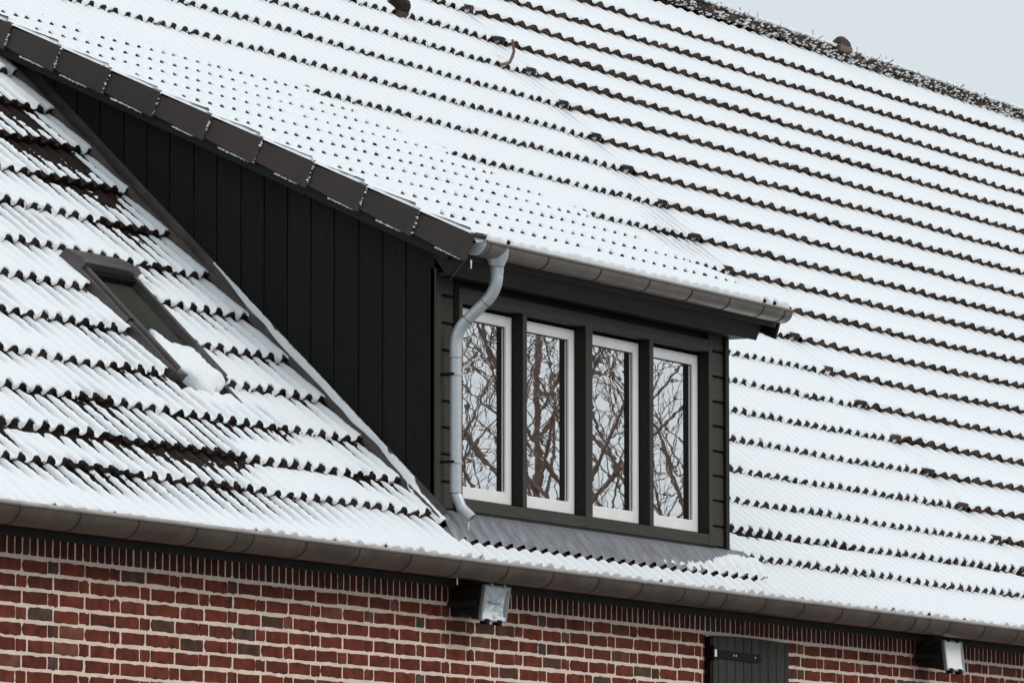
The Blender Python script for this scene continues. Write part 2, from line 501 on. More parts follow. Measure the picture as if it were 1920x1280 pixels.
    Q = Q[keep]
    used, inv = np.unique(Q, return_inverse=True)
    return V.reshape(-1, 3)[used], inv.reshape(-1, 4)

def mask_new(X, t):
    inside = (X > 25.16) & (X < 28.52) & (t > 0.06) & (t < 4.30)
    flash = (X > 25.160 - 0.035 * sstep(1.7, 2.8, t)) & (X < 25.2) & (t > 0.10) & (t < 4.3)
    sk = (X > SKY[0] + .012) & (X < SKY[1] - .012) & (t > SKY[2] - 0.03) & (t < SKY[3])
    apr = (X > 25.25) & (X < 28.66) & (t > -0.05) & (t < 0.4)
    return inside | flash | sk | apr

def courses(kind, xa, xb, us, dx, x0, ks):
    VV, QQ, o = [], [], 0
    for k in ks:
        ta = TK[k]
        d = TK[k - 1] - ta if k > 1 else 0.42
        u2 = us * (d + 0.012) / us[-1]
        V, Q = course(k, kind, xa, xb, ta, d, x0, u2, dx, R0, TV, NV, mask_new if kind == 'new' else None)
        if len(Q):
            VV.append(V); QQ.append(Q + o); o += len(V)
    return np.concatenate(VV), np.concatenate(QQ)

US_F = np.concatenate([[0, 0.003, 0.007, 0.012], np.arange(0.02, 0.335, 0.0095), [0.347]])
US_C = np.array([0, 0.003, 0.008, 0.014, 0.022, 0.035, 0.055, 0.085, 0.12, 0.16, 0.20, 0.24, 0.275, 0.305, 0.328, 0.347])

# ------------------------------------------------------------------ setting
gb = MB().add([(-300, -300, 0), (400, -300, 0), (400, 400, 0), (-300, 400, 0)], [(0, 1, 2, 3)])
g = gb.build("ground", M['ground_snow']); g['kind'] = 'structure'; g['label'] = "wet ground with thawing snow around the brick house"

# ------------------------------------------------------------------ the house
house = thing("brick_house", "old red brick house with a long snow covered tiled roof", "house", (33, 0, 0))
HX0, HX1 = 19.5, 47.0
ridge_y = R0[1] + 7.27 * math.cos(AL); ridge_z = R0[2] + 7.27 * math.sin(AL)
SHX0, SHX1 = 28.235, 29.205
wb = MB()
wb.box(HX0, SHX0 + 0.03, 0.0, 0.35, 0.0, 3.52)
wb.box(SHX1 - 0.03, HX1, 0.0, 0.35, 0.0, 3.52)
wb.box(SHX0 + 0.03, SHX1 - 0.03, 0.0, 0.35, 3.375, 3.52)
wb.box(SHX0 + 0.03, SHX1 - 0.03, 0.0, 0.35, 0.0, 1.2)
wb.box(SHX0 + 0.03, SHX1 - 0.03, 0.10, 0.30, 1.2, 3.375)
# gables and back wall
yb = 2 * ridge_y - 0.07
for xa, xb in ((HX0, HX0 + 0.3), (HX1 - 0.3, HX1)):
    wb.prism([(0.35, 0), (0.35, zroof(0.35) - 0.12), (ridge_y, ridge_z - 0.12), (yb - 0.35, zroof(0.35) - 0.12), (yb - 0.35, 0)], 'x', xa, xb)
wb.box(HX0, HX1, yb - 0.35, yb, 0, 3.6)
wall = wb.build("wall", M['mortar'], house)

# bricks
def brick_mesh(w, h, seed, dep=0.016, rag=0.0022):
    rr = random.Random(seed)
    n = 16
    pts = []
    def side(x0, z0, x1, z1, k):
        for i in range(k):
            a = i / k
            pts.append((x0 + (x1 - x0) * a, z0 + (z1 - z0) * a))
    kx = 5 if w > h * 1.5 else 3
    kz = 2 if w > h * 1.5 else 3
    if h > w * 1.5: kx, kz = 2, 5
    side(-w / 2, -h / 2, w / 2, -h / 2, kx); side(w / 2, -h / 2, w / 2, h / 2, kz)
    side(w / 2, h / 2, -w / 2, h / 2, kx); side(-w / 2, h / 2, -w / 2, -h / 2, kz)
    corner = {0, kx, kx + kz, 2 * kx + kz}
    out = []
    for i, (x, z) in enumerate(pts):
        if i in corner:
            c = rr.uniform(0.0008, 0.005) if rr.random() < 0.85 else rr.uniform(0.007, 0.013)
            c = min(c, 0.3 * min(w, h))
            sx = -1 if x < 0 else 1; sz = -1 if z < 0 else 1
            a, b = (x - sx * c, z), (x, z - sz * c)
            if i in (0, kx + kz):
                out += [b, a]
            else:
                out += [a, b]
        else:
            nx, nz = (0, 1) if abs(abs(z) - h / 2) < 1e-6 else (1, 0)
            j = rr.gauss(0, rag)
            out.append((x + nx * j, z + nz * j))
    m = MB()
    k = len(out)
    inner = [(x * (1 - 0.0035 / (w / 2)), z * (1 - 0.0035 / (h / 2))) for x, z in out]
    tilt = rr.uniform(-0.012, 0.012)
    vs = [(x, 0.006, z) for x, z in out] + [(x, -0.0004, z) for x, z in out] + [(x, -dep + tilt * z + rr.uniform(-.0006, .0006), z) for x, z in inner]
    fs = [(i, (i + 1) % k, (i + 1) % k + k, i + k) for i in range(k)] + [(i + k, (i + 1) % k + k, (i + 1) % k + 2 * k, i + 2 * k) for i in range(k)]
    fs.append(tuple(range(2 * k, 3 * k)))
    m.add(vs, fs)
    me = m.mesh("brick")
    return me
BD = 0.0020
ST = [brick_mesh(0.2005, 0.0548, i, BD) for i in range(10)]
HD = [brick_mesh(0.0835, 0.0545, 50 + i, BD) for i in range(8)]
SO = [brick_mesh(0.0515, 0.112, 90 + i, BD, 0.0012) for i in range(8)]
for me in ST + HD: me.materials.append(M['brick'])
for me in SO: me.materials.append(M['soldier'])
slots = []
PER = 0.519
for row in range(0, 30):
    zt = 3.394 - 0.0723 * row
    zc = zt - 0.0272
    ph = 21.655 if row % 2 == 0 else 21.395
    i0 = int((20.0 - ph) / PER) - 1
    for i in range(i0, i0 + 56):
        xc = ph + i * PER
        jit = random.uniform(-.0022, .0022)
        slots.append((xc + jit, zc, 'H'))
        slots.append((xc + 0.0415 + 0.0125 + 0.101 + random.uniform(-.0022, .0022), zc, 'S'))
        slots.append((xc + 0.0415 + 0.0125 * 2 + 0.203 + 0.101 + random.uniform(-.0022, .0022), zc, 'S'))
near, field = [], []
for x, z, kd in slots:
    if x < 19.8 or x > 46.5: continue
    hw = 0.1 if kd == 'S' else 0.042
    sxx = 1.0
    if x + hw > SHX0 - 0.004 and x - hw < SHX1 + 0.004 and z > 1.2:
        l_, r2_ = x - hw, x + hw
        if l_ < SHX0 - 0.035: r2_ = SHX0 - 0.004
        elif r2_ > SHX1 + 0.035: l_ = SHX1 + 0.004
        else: continue
        kd = 'H' if r2_ - l_ < 0.13 else kd
        x = (l_ + r2_) / 2; sxx = (r2_ - l_) / (0.085 if kd == 'H' else 0.201)
    px, py, dp = proj((x, 0, z + 0.03))
    ok = -15 < px < 1040 and py < 688
    (near if ok else field).append((dp, x, z, kd, sxx))
near.sort()
field += near[300:]
for dp, x, z, kd, sxx in near[:300]:
    me = random.choice(ST if kd == 'S' else HD)
    o = link("brick", me, wall, (x, random.uniform(-.0018, .0), z + random.gauss(0, 0.0012)))
    o.rotation_euler = (0, random.gauss(0, 0.004), 0)
    o.scale = (sxx, 1, 1)
fv, ff, off = [], [], 0
def me_arr(me):
    return np.array([v.co[:] for v in me.vertices]), [tuple(p.vertices) for p in me.polygons]
ARR = {id(m): me_arr(m) for m in ST + HD + SO}
def join_inst(items, name, m, parent, **tags):
    mb = MB()
    for me, loc, s in items:
        V, F = ARR[id(me)]
        mb.add(V * np.array([s, 1, 1]) + np.array(loc), F)
    return mb.build(name, m, parent, **tags)
join_inst([(random.choice(ST if kd == 'S' else HD), (x, 0, z), sxx) for dp, x, z, kd, sxx in field], "brick_field", M['brick_field'], wall, kind='stuff')
# soldier course under the eaves
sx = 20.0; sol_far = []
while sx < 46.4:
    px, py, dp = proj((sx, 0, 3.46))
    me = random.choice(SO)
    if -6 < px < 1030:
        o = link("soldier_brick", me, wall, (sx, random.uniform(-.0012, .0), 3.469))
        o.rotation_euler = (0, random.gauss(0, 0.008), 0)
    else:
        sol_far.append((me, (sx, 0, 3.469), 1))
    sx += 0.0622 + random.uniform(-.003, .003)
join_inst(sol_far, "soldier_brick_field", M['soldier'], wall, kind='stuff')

# eaves boards
MB().box(HX0, HX1, -0.20, 0.02, 3.528, 3.545).build("soffit_board", M['eave_wood'], house)
MB().box(HX0, HX1, -0.045, -0.0135, 3.490, 3.527).build("cornice_batten", M['eave_wood'], house, bevel=0.004)
MB().box(HX0, HX1, -0.222, -0.2005, 3.515, 3.60).build("eave_fascia", M['eave_wood'], house)

# roof deck under the tiles
rb = MB()
def roof_slab(xa, xb, ta, tb, n0=-0.12, n1=-0.055):
    q = [RP(0, ta, n0), RP(0, tb, n0), RP(0, tb, n1), RP(0, ta, n1)]
    rb.prism([(p[1], p[2]) for p in q], 'x', xa, xb)
roof_slab(HX0 - 0.2, 25.25, -0.17, 7.27)
roof_slab(28.48, HX1 + 0.2, -0.17, 7.27)
roof_slab(25.25, 28.48, -0.17, 0.0)
roof_slab(25.25, 28.48, 4.2, 7.27)
q = [(ridge_y, ridge_z - 0.03), (yb + 0.25, zroof(-0.25)), (yb + 0.25, zroof(-0.25) - 0.1), (ridge_y, ridge_z - 0.13)]
rb.prism(q, 'x', HX0 - 0.2, HX1 + 0.2)
roof = rb.build("roof", M['eave_wood'], house)

# ---- tiles
def tile_template(kind, d=D):
    P = TYPES[kind]
    rolls = 2 if kind != 'old' else 1
    nx = 10 * rolls if kind != 'old' else 12
    w = P['p'] * rolls
    xs = np.linspace(-w / 2, w / 2, nx + 1)
    # tile centred between rolls: crest at multiples of p from the template's own phase
    c = 0.5 + 0.5 * np.cos(2 * math.pi * (xs - (P['p'] / 2 if rolls == 2 else 0)) / P['p'])
    top = P['A'] * prof(c, P)
    hang = P['thick'] * (0.55 + 0.45 * c)
    rows = []
    rows.append(np.stack([xs, 0 * xs + 0.02, P['base'] + P['h'] + top - hang], -1))
    rows.append(np.stack([xs, 0 * xs + 0.001, P['base'] + P['h'] + top - hang], -1))
    rows.append(np.stack([xs, 0 * xs, P['base'] + P['h'] + top], -1))
    rows.append(np.stack([xs, 0 * xs + d + 0.05, P['base'] - P['h'] * 0.05 / d + top], -1))
    V = np.concatenate(rows)
    n = nx + 1
    Q = []
    for r in range(3):
        for i in range(nx):
            Q.append((r * n + i, r * n + i + 1, (r + 1) * n + i + 1, (r + 1) * n + i))
    return V, np.array(Q), w, rolls
def tmesh(V, Q, O, T, N, m, name="roof_tile"):
    W = V[:, :1] * XV + V[:, 1:2] * T + V[:, 2:3] * N
    me = bpy.data.meshes.new(name)
    me.from_pydata(W.tolist(), [], Q.tolist())
    me.polygons.foreach_set('use_smooth', [True] * len(Q))
    me.set_sharp_from_angle(angle=R(50))
    me.materials.append(m)
    return me, W
tiles = []
for k in range(1, 23):
    d = TK[k - 1] - TK[k] if k > 1 else 0.42
    for kind, xa, xb, x0 in (('new', XL0, XB, X0N), ('old', XB, XR1, X0O)):
        P = TYPES[kind]
        w = P['p'] * (2 if kind == 'new' else 1)
        base = x0 + (P['p'] / 2 if kind == 'new' else 0)
        i0 = math.ceil((xa - base) / w); i1 = math.floor((xb - base) / w)
        for i in range(i0, i1 + 1):
            x = base + i * w
            t = TK[k]
            if x > 25.28 and x < 28.42 and t > -0.1 and t < 4.0: continue
            if kind == 'new' and x > SKY[0] + 0.02 and x < SKY[1] - .02 and t > SKY[2] - 0.25 and t < SKY[3] - 0.02: continue
            px, py, dp = proj(RP(x, t, 0))
            vis = -12 < px < 1036 and -12 < py < 690
            # behind the dormer?
            if vis and x > 28.4 and x < 31.0 and px < 735 and 100 < py: vis = vis and px > 728
            tiles.append((0 if vis else 1, dp, kind, k, x, t, d))
tiles.sort(key=lambda q: (q[0], q[1]))
TT = {kd: tile_template(kd) for kd in TYPES}
mesh_cache = {kd: tmesh(TT[kd][0], TT[kd][1], R0, TV, NV, M['tile_new' if kd == 'new' else 'tile_old']) for kd in ('new', 'old')}
acc = {'new': [[], []], 'old': [[], []]}
cnt = {'new': 0, 'old': 0}
def tile_jit(kind, k, x):
    P = TYPES[kind]
    x0 = X0N if kind == 'new' else X0O
    return float(rollj(k, np.array([x - (P['p'] / 2 if kind == 'new' else 0) + 1e-4]), P, x0)[0])
for n_, (vis, dp, kind, k, x, t, d) in enumerate(tiles):
    loc = RP(x, t + tile_jit(kind, k, x), random.uniform(-.002, .002))
    if n_ < 300 and vis == 0:
        link("roof_tile", mesh_cache[kind][0], roof, loc)
    else:
        W = mesh_cache[kind][1]
        acc[kind][0].append(W + loc); acc[kind][1].append(TT[kind][1] + cnt[kind]); cnt[kind] += len(W)
for kd in acc:
    o = npmesh("roof_tile_field" if kd == 'new' else "old_roof_tile_field", np.concatenate(acc[kd][0]), np.concatenate(acc[kd][1]),
               M['tile_new_field' if kd == 'new' else 'tile_old_field'], roof, kind='stuff')
    o.data.set_sharp_from_angle(angle=R(50))
# half-round closing tile where the newer tiles meet the old pantiles
for k in range(1, 22):
    t = TK[k]
    m_ = MB()
    pts = []
    for a in np.linspace(0.15 * math.pi, 0.95 * math.pi, 7):
        pts.append((-0.07 + 0.075 * math.cos(a), 0.012 + 0.055 * math.sin(a)))
    vs, fs = [], []
    for tt, dn in ((0.0, 0.0), (0.05, -0.03)):
        for (xx, nn) in pts:
            vs.append(RP(XB + 0.03 + xx, t - 0.006 + tt, nn + dn))
    for (xx, nn) in pts:
        vs.append(RP(XB + 0.03 + xx, t - 0.006, nn - 0.03))
    for i in range(6):
        fs.append((i, i + 1, 7 + i + 1, 7 + i)); fs.append((14 + i, 14 + i + 1, i + 1, i))
    m_.add(vs, fs).build("joint_tile", M['tile_old'], roof, smooth=True)

# ---- ridge dressed with heather
def twigs(n, xr, yc, zc, ry, rz, seed, L=(0.05, 0.20), rad=0.004):
    rg = np.random.default_rng(seed)
    V, Q, o = [], [], 0
    for i in range(n):
        x = rg.uniform(*xr); a = rg.uniform(-0.75, math.pi + 0.1)
        y = yc - ry * math.cos(a) * rg.uniform(0.75, 1.08); z = zc + rz * math.sin(a) * rg.uniform(0.75, 1.1)
        dv = np.array([rg.normal(0, 1.0), rg.normal(0, 0.4), rg.normal(0, 0.22)]); dv /= np.linalg.norm(dv)
        if math.sin(a) > 0.45: dv[2] *= 0.35
        l = rg.uniform(*L) / 2 * (0.7 if math.sin(a) > 0.45 else 1.0)
        s = np.cross(dv, rg.normal(size=3)); s /= np.linalg.norm(s); b = np.cross(dv, s)
        rr = rad * rg.uniform(0.6, 1.7)
        ring = [s * rr, -0.5 * s * rr + .86 * b * rr, -0.5 * s * rr - .86 * b * rr]
        c = np.array([x, y, z])
        V += [c - dv * l + q for q in ring] + [c + dv * l + 0.4 * q for q in ring]
        Q += [(o, o + 1, o + 4, o + 3), (o + 1, o + 2, o + 5, o + 4), (o + 2, o, o + 3, o + 5)]
        o += 6
    return np.array(V), np.array(Q)
def lumps(pts, rads, seed, flat=0.6):
    """small irregular snow clods"""
    ico = bmesh.new(); bmesh.ops.create_icosphere(ico, subdivisions=1, radius=1)
    B = np.array([v.co[:] for v in ico.verts]); F = np.array([[v.index for v in f.verts] for f in ico.faces]); ico.free()
    rg = np.random.default_rng(seed)
    V, Q = [], []
    for i, (p, r) in enumerate(zip(pts, rads)):
        sc = np.array([rg.uniform(.7, 1.5), rg.uniform(.7, 1.2), flat * rg.uniform(.7, 1.2)]) * r
        V.append(B * (1 + rg.normal(0, 0.16, (len(B), 1))) * sc + p); Q.append(F + i * len(B))
    return np.concatenate(V), np.concatenate(Q)
def ridge_shift(x):
    return -0.018 * (x - 40.5)
rx0, rx1 = 36.5, 46.5
xs = np.arange(rx0, rx1, 0.03); aa = np.linspace(-0.6, math.pi + 0.9, 17)
X, Aa = np.meshgrid(xs, aa, indexing='ij')
rad = 0.062 * (0.8 + 0.5 * vn(X / 0.11, Aa / 0.5, 3))
sh = ridge_shift(X)
Vr = np.stack([X, ridge_y + sh * 0.7 - 1.55 * rad * np.cos(Aa), ridge_z + sh * .7 - 0.015 + rad * 0.95 * np.sin(Aa)], -1)
idx = np.arange(X.size).reshape(X.shape)
Q = np.stack([idx[:-1, :-1], idx[1:, :-1], idx[1:, 1:], idx[:-1, 1:]], -1).reshape(-1, 4)
npmesh("ridge_heather", Vr.reshape(-1, 3), Q, M['twig'], roof, kind='stuff')
V, Q = twigs(5200, (rx0, rx1), ridge_y, ridge_z - 0.015, 0.115, 0.062, 5)
V[:, 1:] += (ridge_shift(V[:, 0]) * 0.7)[:, None]
npmesh("ridge_twigs", V, Q, M['twig'], roof, smooth=False, kind='stuff')

# ---- snow on the main roof
parts = [courses('new', XL0, 25.25, US_F, PL / 15, X0N, range(1, 23)),
         courses('new', 25.25, XB + 0.06, US_C, PL / 12, X0N, range(1, 23)),
         courses('old', XB - 0.05, XR1, US_C, PR / 13, X0O, range(1, 23))]
VV, QQ, o_ = [], [], 0
for V, Q in parts:
    VV.append(V); QQ.append(Q + o_); o_ += len(V)
rs = npmesh("roof_snow", np.concatenate(VV), np.concatenate(QQ), M['snow'], None, kind='stuff')
rs['label'] = "thin snow lying on the long tiled main roof"; rs['category'] = "snow"
# snow on the ridge
rg = np.random.default_rng(3)
n = 8000
x = rg.uniform(rx0, rx1, n); a = rg.uniform(-0.75, math.pi - 0.3, n)
keep = rg.random(n) < np.where(a < 0.62, 0.18 + 0.7 * (vn(x / 0.06, a / 0.25, 61) > 0.52), np.where(vn(x / 0.07, a / 0.5, 62) > 0.22, 1.0, 0.25))
x, a = x[keep], a[keep]
pts = np.stack([x, ridge_y + ridge_shift(x) * .7 - 0.128 * np.cos(a), ridge_z - 0.015 + ridge_shift(x) * .7 + 0.078 * np.sin(a)], -1)
V, Q = lumps(pts, np.where(a < 0.62, rg.uniform(0.006, 0.018, len(pts)), rg.uniform(0.012, 0.040, len(pts))), 4, 0.5)
o = npmesh("ridge_snow", V, Q, M['snow'], None, kind='stuff'); o['label'] = "clumps of snow caught in the heather along the roof ridge"; o['category'] = "snow"

# ------------------------------------------------------------------ main gutter
def gutter_mesh(x0, x1, yc, zc, r, thick=0.003, n=18, lip=0.011, end0=False):
    mb = MB()
    prof = []
    for i in range(n + 1):
        a = math.pi + math.pi * i / n
        prof.append((yc + r * math.cos(a), zc + r * math.sin(a)))
    inner = [(yc + (y - yc) * (1 - thick / r), zc + (z - zc) * (1 - thick / r)) for y, z in prof]
    ring = prof + inner[::-1]
    k = len(ring)
    xs = np.arange(x0, x1, 0.6).tolist() + [x1]
    vs = [(x, y, z) for x in xs for (y, z) in ring]
    fs = []
    for i in range(len(xs) - 1):
        for j in range(k):
            fs.append((i * k + j, (i + 1) * k + j, (i + 1) * k + (j + 1) % k, i * k + (j + 1) % k))
    fs.append(tuple(range(k))); fs.append(tuple((len(xs) - 1) * k + j for j in range(k - 1, -1, -1)))
    mb.add(vs, fs)
    return mb
def bead(x0, x1, yc, zc, r, lip, m, parent):
    xs = np.arange(x0, x1, 0.6).tolist() + [x1]
    return MB().tube([(x, yc - r - 0.002, zc + 0.002) for x in xs], lip, 10).build("bead", m, parent, smooth=True)
GY, GZ, GR = -0.270, 3.590, 0.086
eg = thing("gutter", "long brown half round gutter along the house eaves above the brick wall", "gutter", (33, GY, GZ - GR))
gutter_mesh(HX0, HX1, GY, GZ, GR).build("trough", M['gutter'], eg, smooth=True)
M['bead'] = mat("bead_painted_gleam", (0.42, 0.365, 0.335), 0.42, 0.3, noise=0.2, nscale=5)  # paler than the trough: bright rim of reflected snow put into the colour
bead(HX0, HX1, GY, GZ, GR, 0.011, M['bead'], eg)
def strap(parent, x, yc, zc, r, w=0.014, m=None, name="bracket", rr=0.0025):
    mb = MB()
    n = 14
    vs, fs = [], []
    for i in range(n + 1):
        a = math.pi + math.pi * i / n
        for dx_, dr_ in ((-w / 2, 0.0), (-w / 2, rr), (w / 2, rr), (w / 2, 0.0)):
            vs.append((x + dx_, yc + (r + dr_) * math.cos(a), zc + (r + dr_) * math.sin(a)))
    for i in range(n):
        for j in range(3):
            fs.append((i * 4 + j, i * 4 + j + 1, (i + 1) * 4 + j + 1, (i + 1) * 4 + j))
    mb.add(vs, fs)
    return mb.build(name, m or M['bracket'], parent, smooth=True)
gx = 20.35
gi = 0
while gx < 46.5:
    strap(eg, gx, GY, GZ, GR, 0.012)
    gi += 1
    gx += random.choice([0.49, 0.485, 0.5, 0.505])
for sx_ in (22.72, 24.86, 27.62, 30.5, 33.3):
    strap(eg, sx_, GY, GZ, GR, 0.085, M['gutter'], "joint_sleeve", 0.003)

# ------------------------------------------------------------------ dormer
dorm = thing("dormer", "black boarded shed dormer with four white window sashes and snowy tiled roof", "dormer", (26.86, 0.0, 3.82))
YF = 0.012
YI = 2.99
# boards of the left cheek
ck = MB().prism([(0.03, zroof(0.03) - 0.05), (0.03, zdorm(0.03) - 0.10), (3.05, zdorm(3.05) - 0.10), (3.05, zroof(3.05) - 0.05)], 'x', 25.222, 25.25).build("cheek_wall", M['reveal'], dorm)
ck2 = MB().prism([(0.03, zroof(0.03) - 0.05), (0.03, zdorm(0.03) - 0.10), (3.05, zdorm(3.05) - 0.10), (3.05, zroof(3.05) - 0.05)], 'x', 28.48, 28.505).build("cheek_wall", M['reveal'], dorm)
js = [0.012, 0.185, 0.324, 0.467, 0.614, 0.755, 0.897, 1.039, 1.182, 1.33, 1.474, 1.624, 1.767, 1.911, 2.062, 2.21, 2.355, 2.50, 2.645, 2.79]
for a, b in zip(js[:-1], js[1:]):
    a2, b2 = a + 0.002, b - 0.002
    o = MB().prism([(a2, zroof(a2, 0.02)), (a2, zdorm(a2) - 0.105), (b2, zdorm(b2) - 0.105), (b2, zroof(b2, 0.02))], 'x', 25.2, 25.2215)
    o.build("cladding_board", M['black'], ck, bevel=0.004)
    MB().prism([(a2, zroof(a2, 0.0)), (a2, zdorm(a2) - 0.105), (b2, zdorm(b2) - 0.105), (b2, zroof(b2, 0.0))], 'x', 28.506, 28.527).build("cladding_board", M['black'], ck2, bevel=0.004)

# front wall
fw = MB()
fw.box(25.23, 25.43, 0.042, 0.10, 3.885, 5.12)
fw.box(28.30, 28.50, 0.042, 0.10, 3.885, 5.12)
fw.box(25.4301, 28.2999, 0.042, 0.10, 5.035, 5.12)
front = fw.build("front_wall", M['reveal'], dorm)
for zlist, xa, xb in (([4.993, 4.850, 4.709, 4.571, 4.430, 4.292, 4.153, 4.010], 28.314, 28.490), ([4.993, 4.850, 4.709, 4.583, 4.447, 4.311, 4.174, 4.033], 25.256, 25.390)):
    zs = [5.115] + zlist + [3.892]
    for za, zb in zip(zs[:-1], zs[1:]):
        m_ = MB().prism([(0.0415, zb + 0.001), (0.0415, za), (0.030, za - 0.003), (0.0145, za - 0.016), (0.0125, zb + 0.006), (0.016, zb + 0.001)], 'x', xa, xb)
        m_.build("siding_board", M['trim'], front)
MB().box(25.2, 25.254, 0.004, 0.0415, 3.892, 5.12).build("corner_trim", M['trim'], front, bevel=0.003)
MB().box(28.492, 28.530, -0.004, 0.0415, 3.885, 5.09).build("corner_trim", M['reveal'], front, bevel=0.003)
MB().box(28.5305, 28.536, -0.002, 0.10, 3.885, 5.09).build("corner_strip", M['fascia'], front)
MB().box(25.39, 28.34, -0.004, 0.0415, 3.874, 3.8895).build("drip_board", M['reveal'], front)

YT, YS = -0.010, 0.0585
def window(x0, xm0, xm1, x1, xi0, xi1):
    fr = MB()
    zt, zb, zo, zi = 5.043, 3.890, 4.975, 3.951
    o = MB()
    o.box(x0, xi0, YT, 0.10, zb, zt)
    o.box(xi1, x1, YT, 0.10, zb, zt)
    o.box(xi0, xi1, YT + 0.0012, 0.10, zo, zt - 0.0005)
    o.box(xi0, xi1, YT + 0.0012, 0.10, zb + 0.0005, zi)
    o.box(xm0, xm1, YT + 0.0024, 0.10, zi, zo)
    w = o.build("window", M['trim'], dorm, bevel=0.0025)
    for a, b in ((xi0, xm0), (xm1, xi1)):
        # dark linings of the reveal
        MB().box(b - 0.0022, b - 0.0002, YT + 0.004, 0.10, zi, zo).build("reveal_lining", M['reveal'], w)
        MB().box(a + 0.0002, a + 0.0022, YT + 0.004, 0.10, zi, zo).build("reveal_lining", M['reveal'], w)
        MB().box(a + 0.003, b - 0.003, YT + 0.006, 0.10, zo - 0.0022, zo - 0.0002).build("head_lining", M['brown'], w)
        sa, sb, s0, s1 = a + 0.004, b - 0.004, 3.964, 4.955
        st, rt_, rb_ = 0.062, 0.058, 0.064
        s = MB()
        def bar(xa, xb, za, zb_):
            s.box(xa, xb, YS, YS + 0.045, za, zb_)
        bar(sa, sa + st, s0, s1); bar(sb - st, sb, s0, s1)
        bar(sa + st, sb - st, s1 - rt_, s1); bar(sa + st, sb - st, s0, s0 + rb_)
        s.build("sash", M['white'], w, bevel=0.004)
        # glazing bead, dark
        gb_ = MB()
        gy = YS + 0.0125
        for (xa, xb, za, zb_) in ((sa + st, sa + st + 0.003, s0 + rb_, s1 - rt_), (sb - st - 0.003, sb - st, s0 + rb_, s1 - rt_),
                                  (sa + st + 0.006, sb - st - 0.006, s1 - rt_ - 0.006, s1 - rt_)):
            gb_.box(xa, xb, gy, gy + 0.0014, za, zb_)
        gb_.build("glazing_bead", M['reveal'], w)
        p = MB().box(sa + st - 0.004, sb - st + 0.004, YS + 0.014, YS + 0.020, s0 + rb_ - 0.004, s1 - rt_ + 0.004)
        p.build("pane", M['pane'], w)
    return w
window(25.415, 26.1035, 26.147, 26.8375, 25.452, 26.805)
window(26.8395, 27.552, 27.597, 28.312, 26.881, 28.268)
MB().box(25.43, 28.30, 0.16, 0.18, 3.9, 5.03).build("dark_back_plane", M['reveal'], dorm)  # added dark plane standing in for the unlit dormer interior

# eaves of the dormer
def slanted(y0, z0, y1, z1, th):
    d = np.array([y1 - y0, z1 - z0]); d /= np.linalg.norm(d); nn = np.array([d[1], -d[0]])
    return [(y0, z0), (y1, z1), (y1 + nn[0] * th, z1 + nn[1] * th), (y0 + nn[0] * th, z0 + nn[1] * th)]
MB().prism(slanted(-0.122, 5.066, -0.172, 5.186, 0.022), 'x', 25.086, 28.640).build("fascia_board", M['fascia'], dorm, bevel=0.002)
MB().prism([(-0.099, 5.078), (0.04, 5.078), (0.04, 5.095), (-0.099, 5.095)], 'x', 25.21, 28.63).build("eave_soffit", M['reveal'], dorm)
def barge(xa, xb, y0, y1, name="barge_board", m=M['barge'], lo=-0.172, hi=-0.015):
    tb = math.tan(BE)
    pts = [(y0, zdorm(y0) + lo), (y1, zdorm(y1) + lo), (y1, zdorm(y1) + hi), (y0 - 0.05, zdorm(y0 - 0.05) + hi)]
    return MB().prism(pts, 'x', xa, xb).build(name, m, dorm, bevel=0.003)
MB().prism([(-0.112, 5.070), (-0.02, zdorm(-0.02) - 0.165), (-0.02, 5.27), (-0.155, 5.185)], 'x', 25.0856, 25.2).build("corner_block", M['barge'], dorm)
barge(25.060, 25.085, -0.135, 2.18)
barge(25.0605, 25.0845, 2.184, 3.2)
barge(28.715, 28.74, -0.20, 3.05, lo=-0.20)
MB().prism([(-0.09, zdorm(-0.09) - 0.155), (3.1, zdorm(3.1) - 0.155), (3.1, zdorm(3.1) - 0.14), (-0.09, zdorm(-0.09) - 0.14)], 'x', 25.0855, 25.23).build("verge_soffit", M['reveal'], dorm)
MB().prism([(-0.09, zdorm(-0.09) - 0.155), (3.0, zdorm(3.0) - 0.155), (3.0, zdorm(3.0) - 0.14), (-0.09, zdorm(-0.09) - 0.14)], 'x', 28.45, 28.7045).build("verge_soffit", M['reveal'], dorm)

# dormer roof deck and tiles
def DP(x, s, n):
    return D0 + XV * x + TD * s + ND * n
dk = MB()
q = [DP(0, 0.02, -0.12), DP(0, 3.70, -0.12), DP(0, 3.70, -0.065), DP(0, 0.02, -0.065)]
dk.prism([(p[1], p[2]) for p in q], 'x', 25.10, 28.70)
droof = dk.build("dormer_roof", M['eave_wood'], dorm)
GD = 0.345
dtm, dtw = tmesh(*tile_template('dor', GD)[:2], D0, TD, ND, M['tile_new'])
XD0 = 26.443 - 0.02 - PDm * 12
XDA, XDB = 25.06, 28.76
base = XD0 + PDm / 2
for j in range(0, 11):
    i = math.ceil((XDA + 0.14 - base) / (2 * PDm))
    while base + i * 2 * PDm < XDB - 0.10:
        x = base + i * 2 * PDm
        js_ = float(rollj(100 + j, np.array([x - PDm / 2 + 1e-4]), TYPES['dor'], XD0)[0])
        link("roof_tile", dtm, droof, DP(x, j * GD + js_, 0.0))
        i += 1
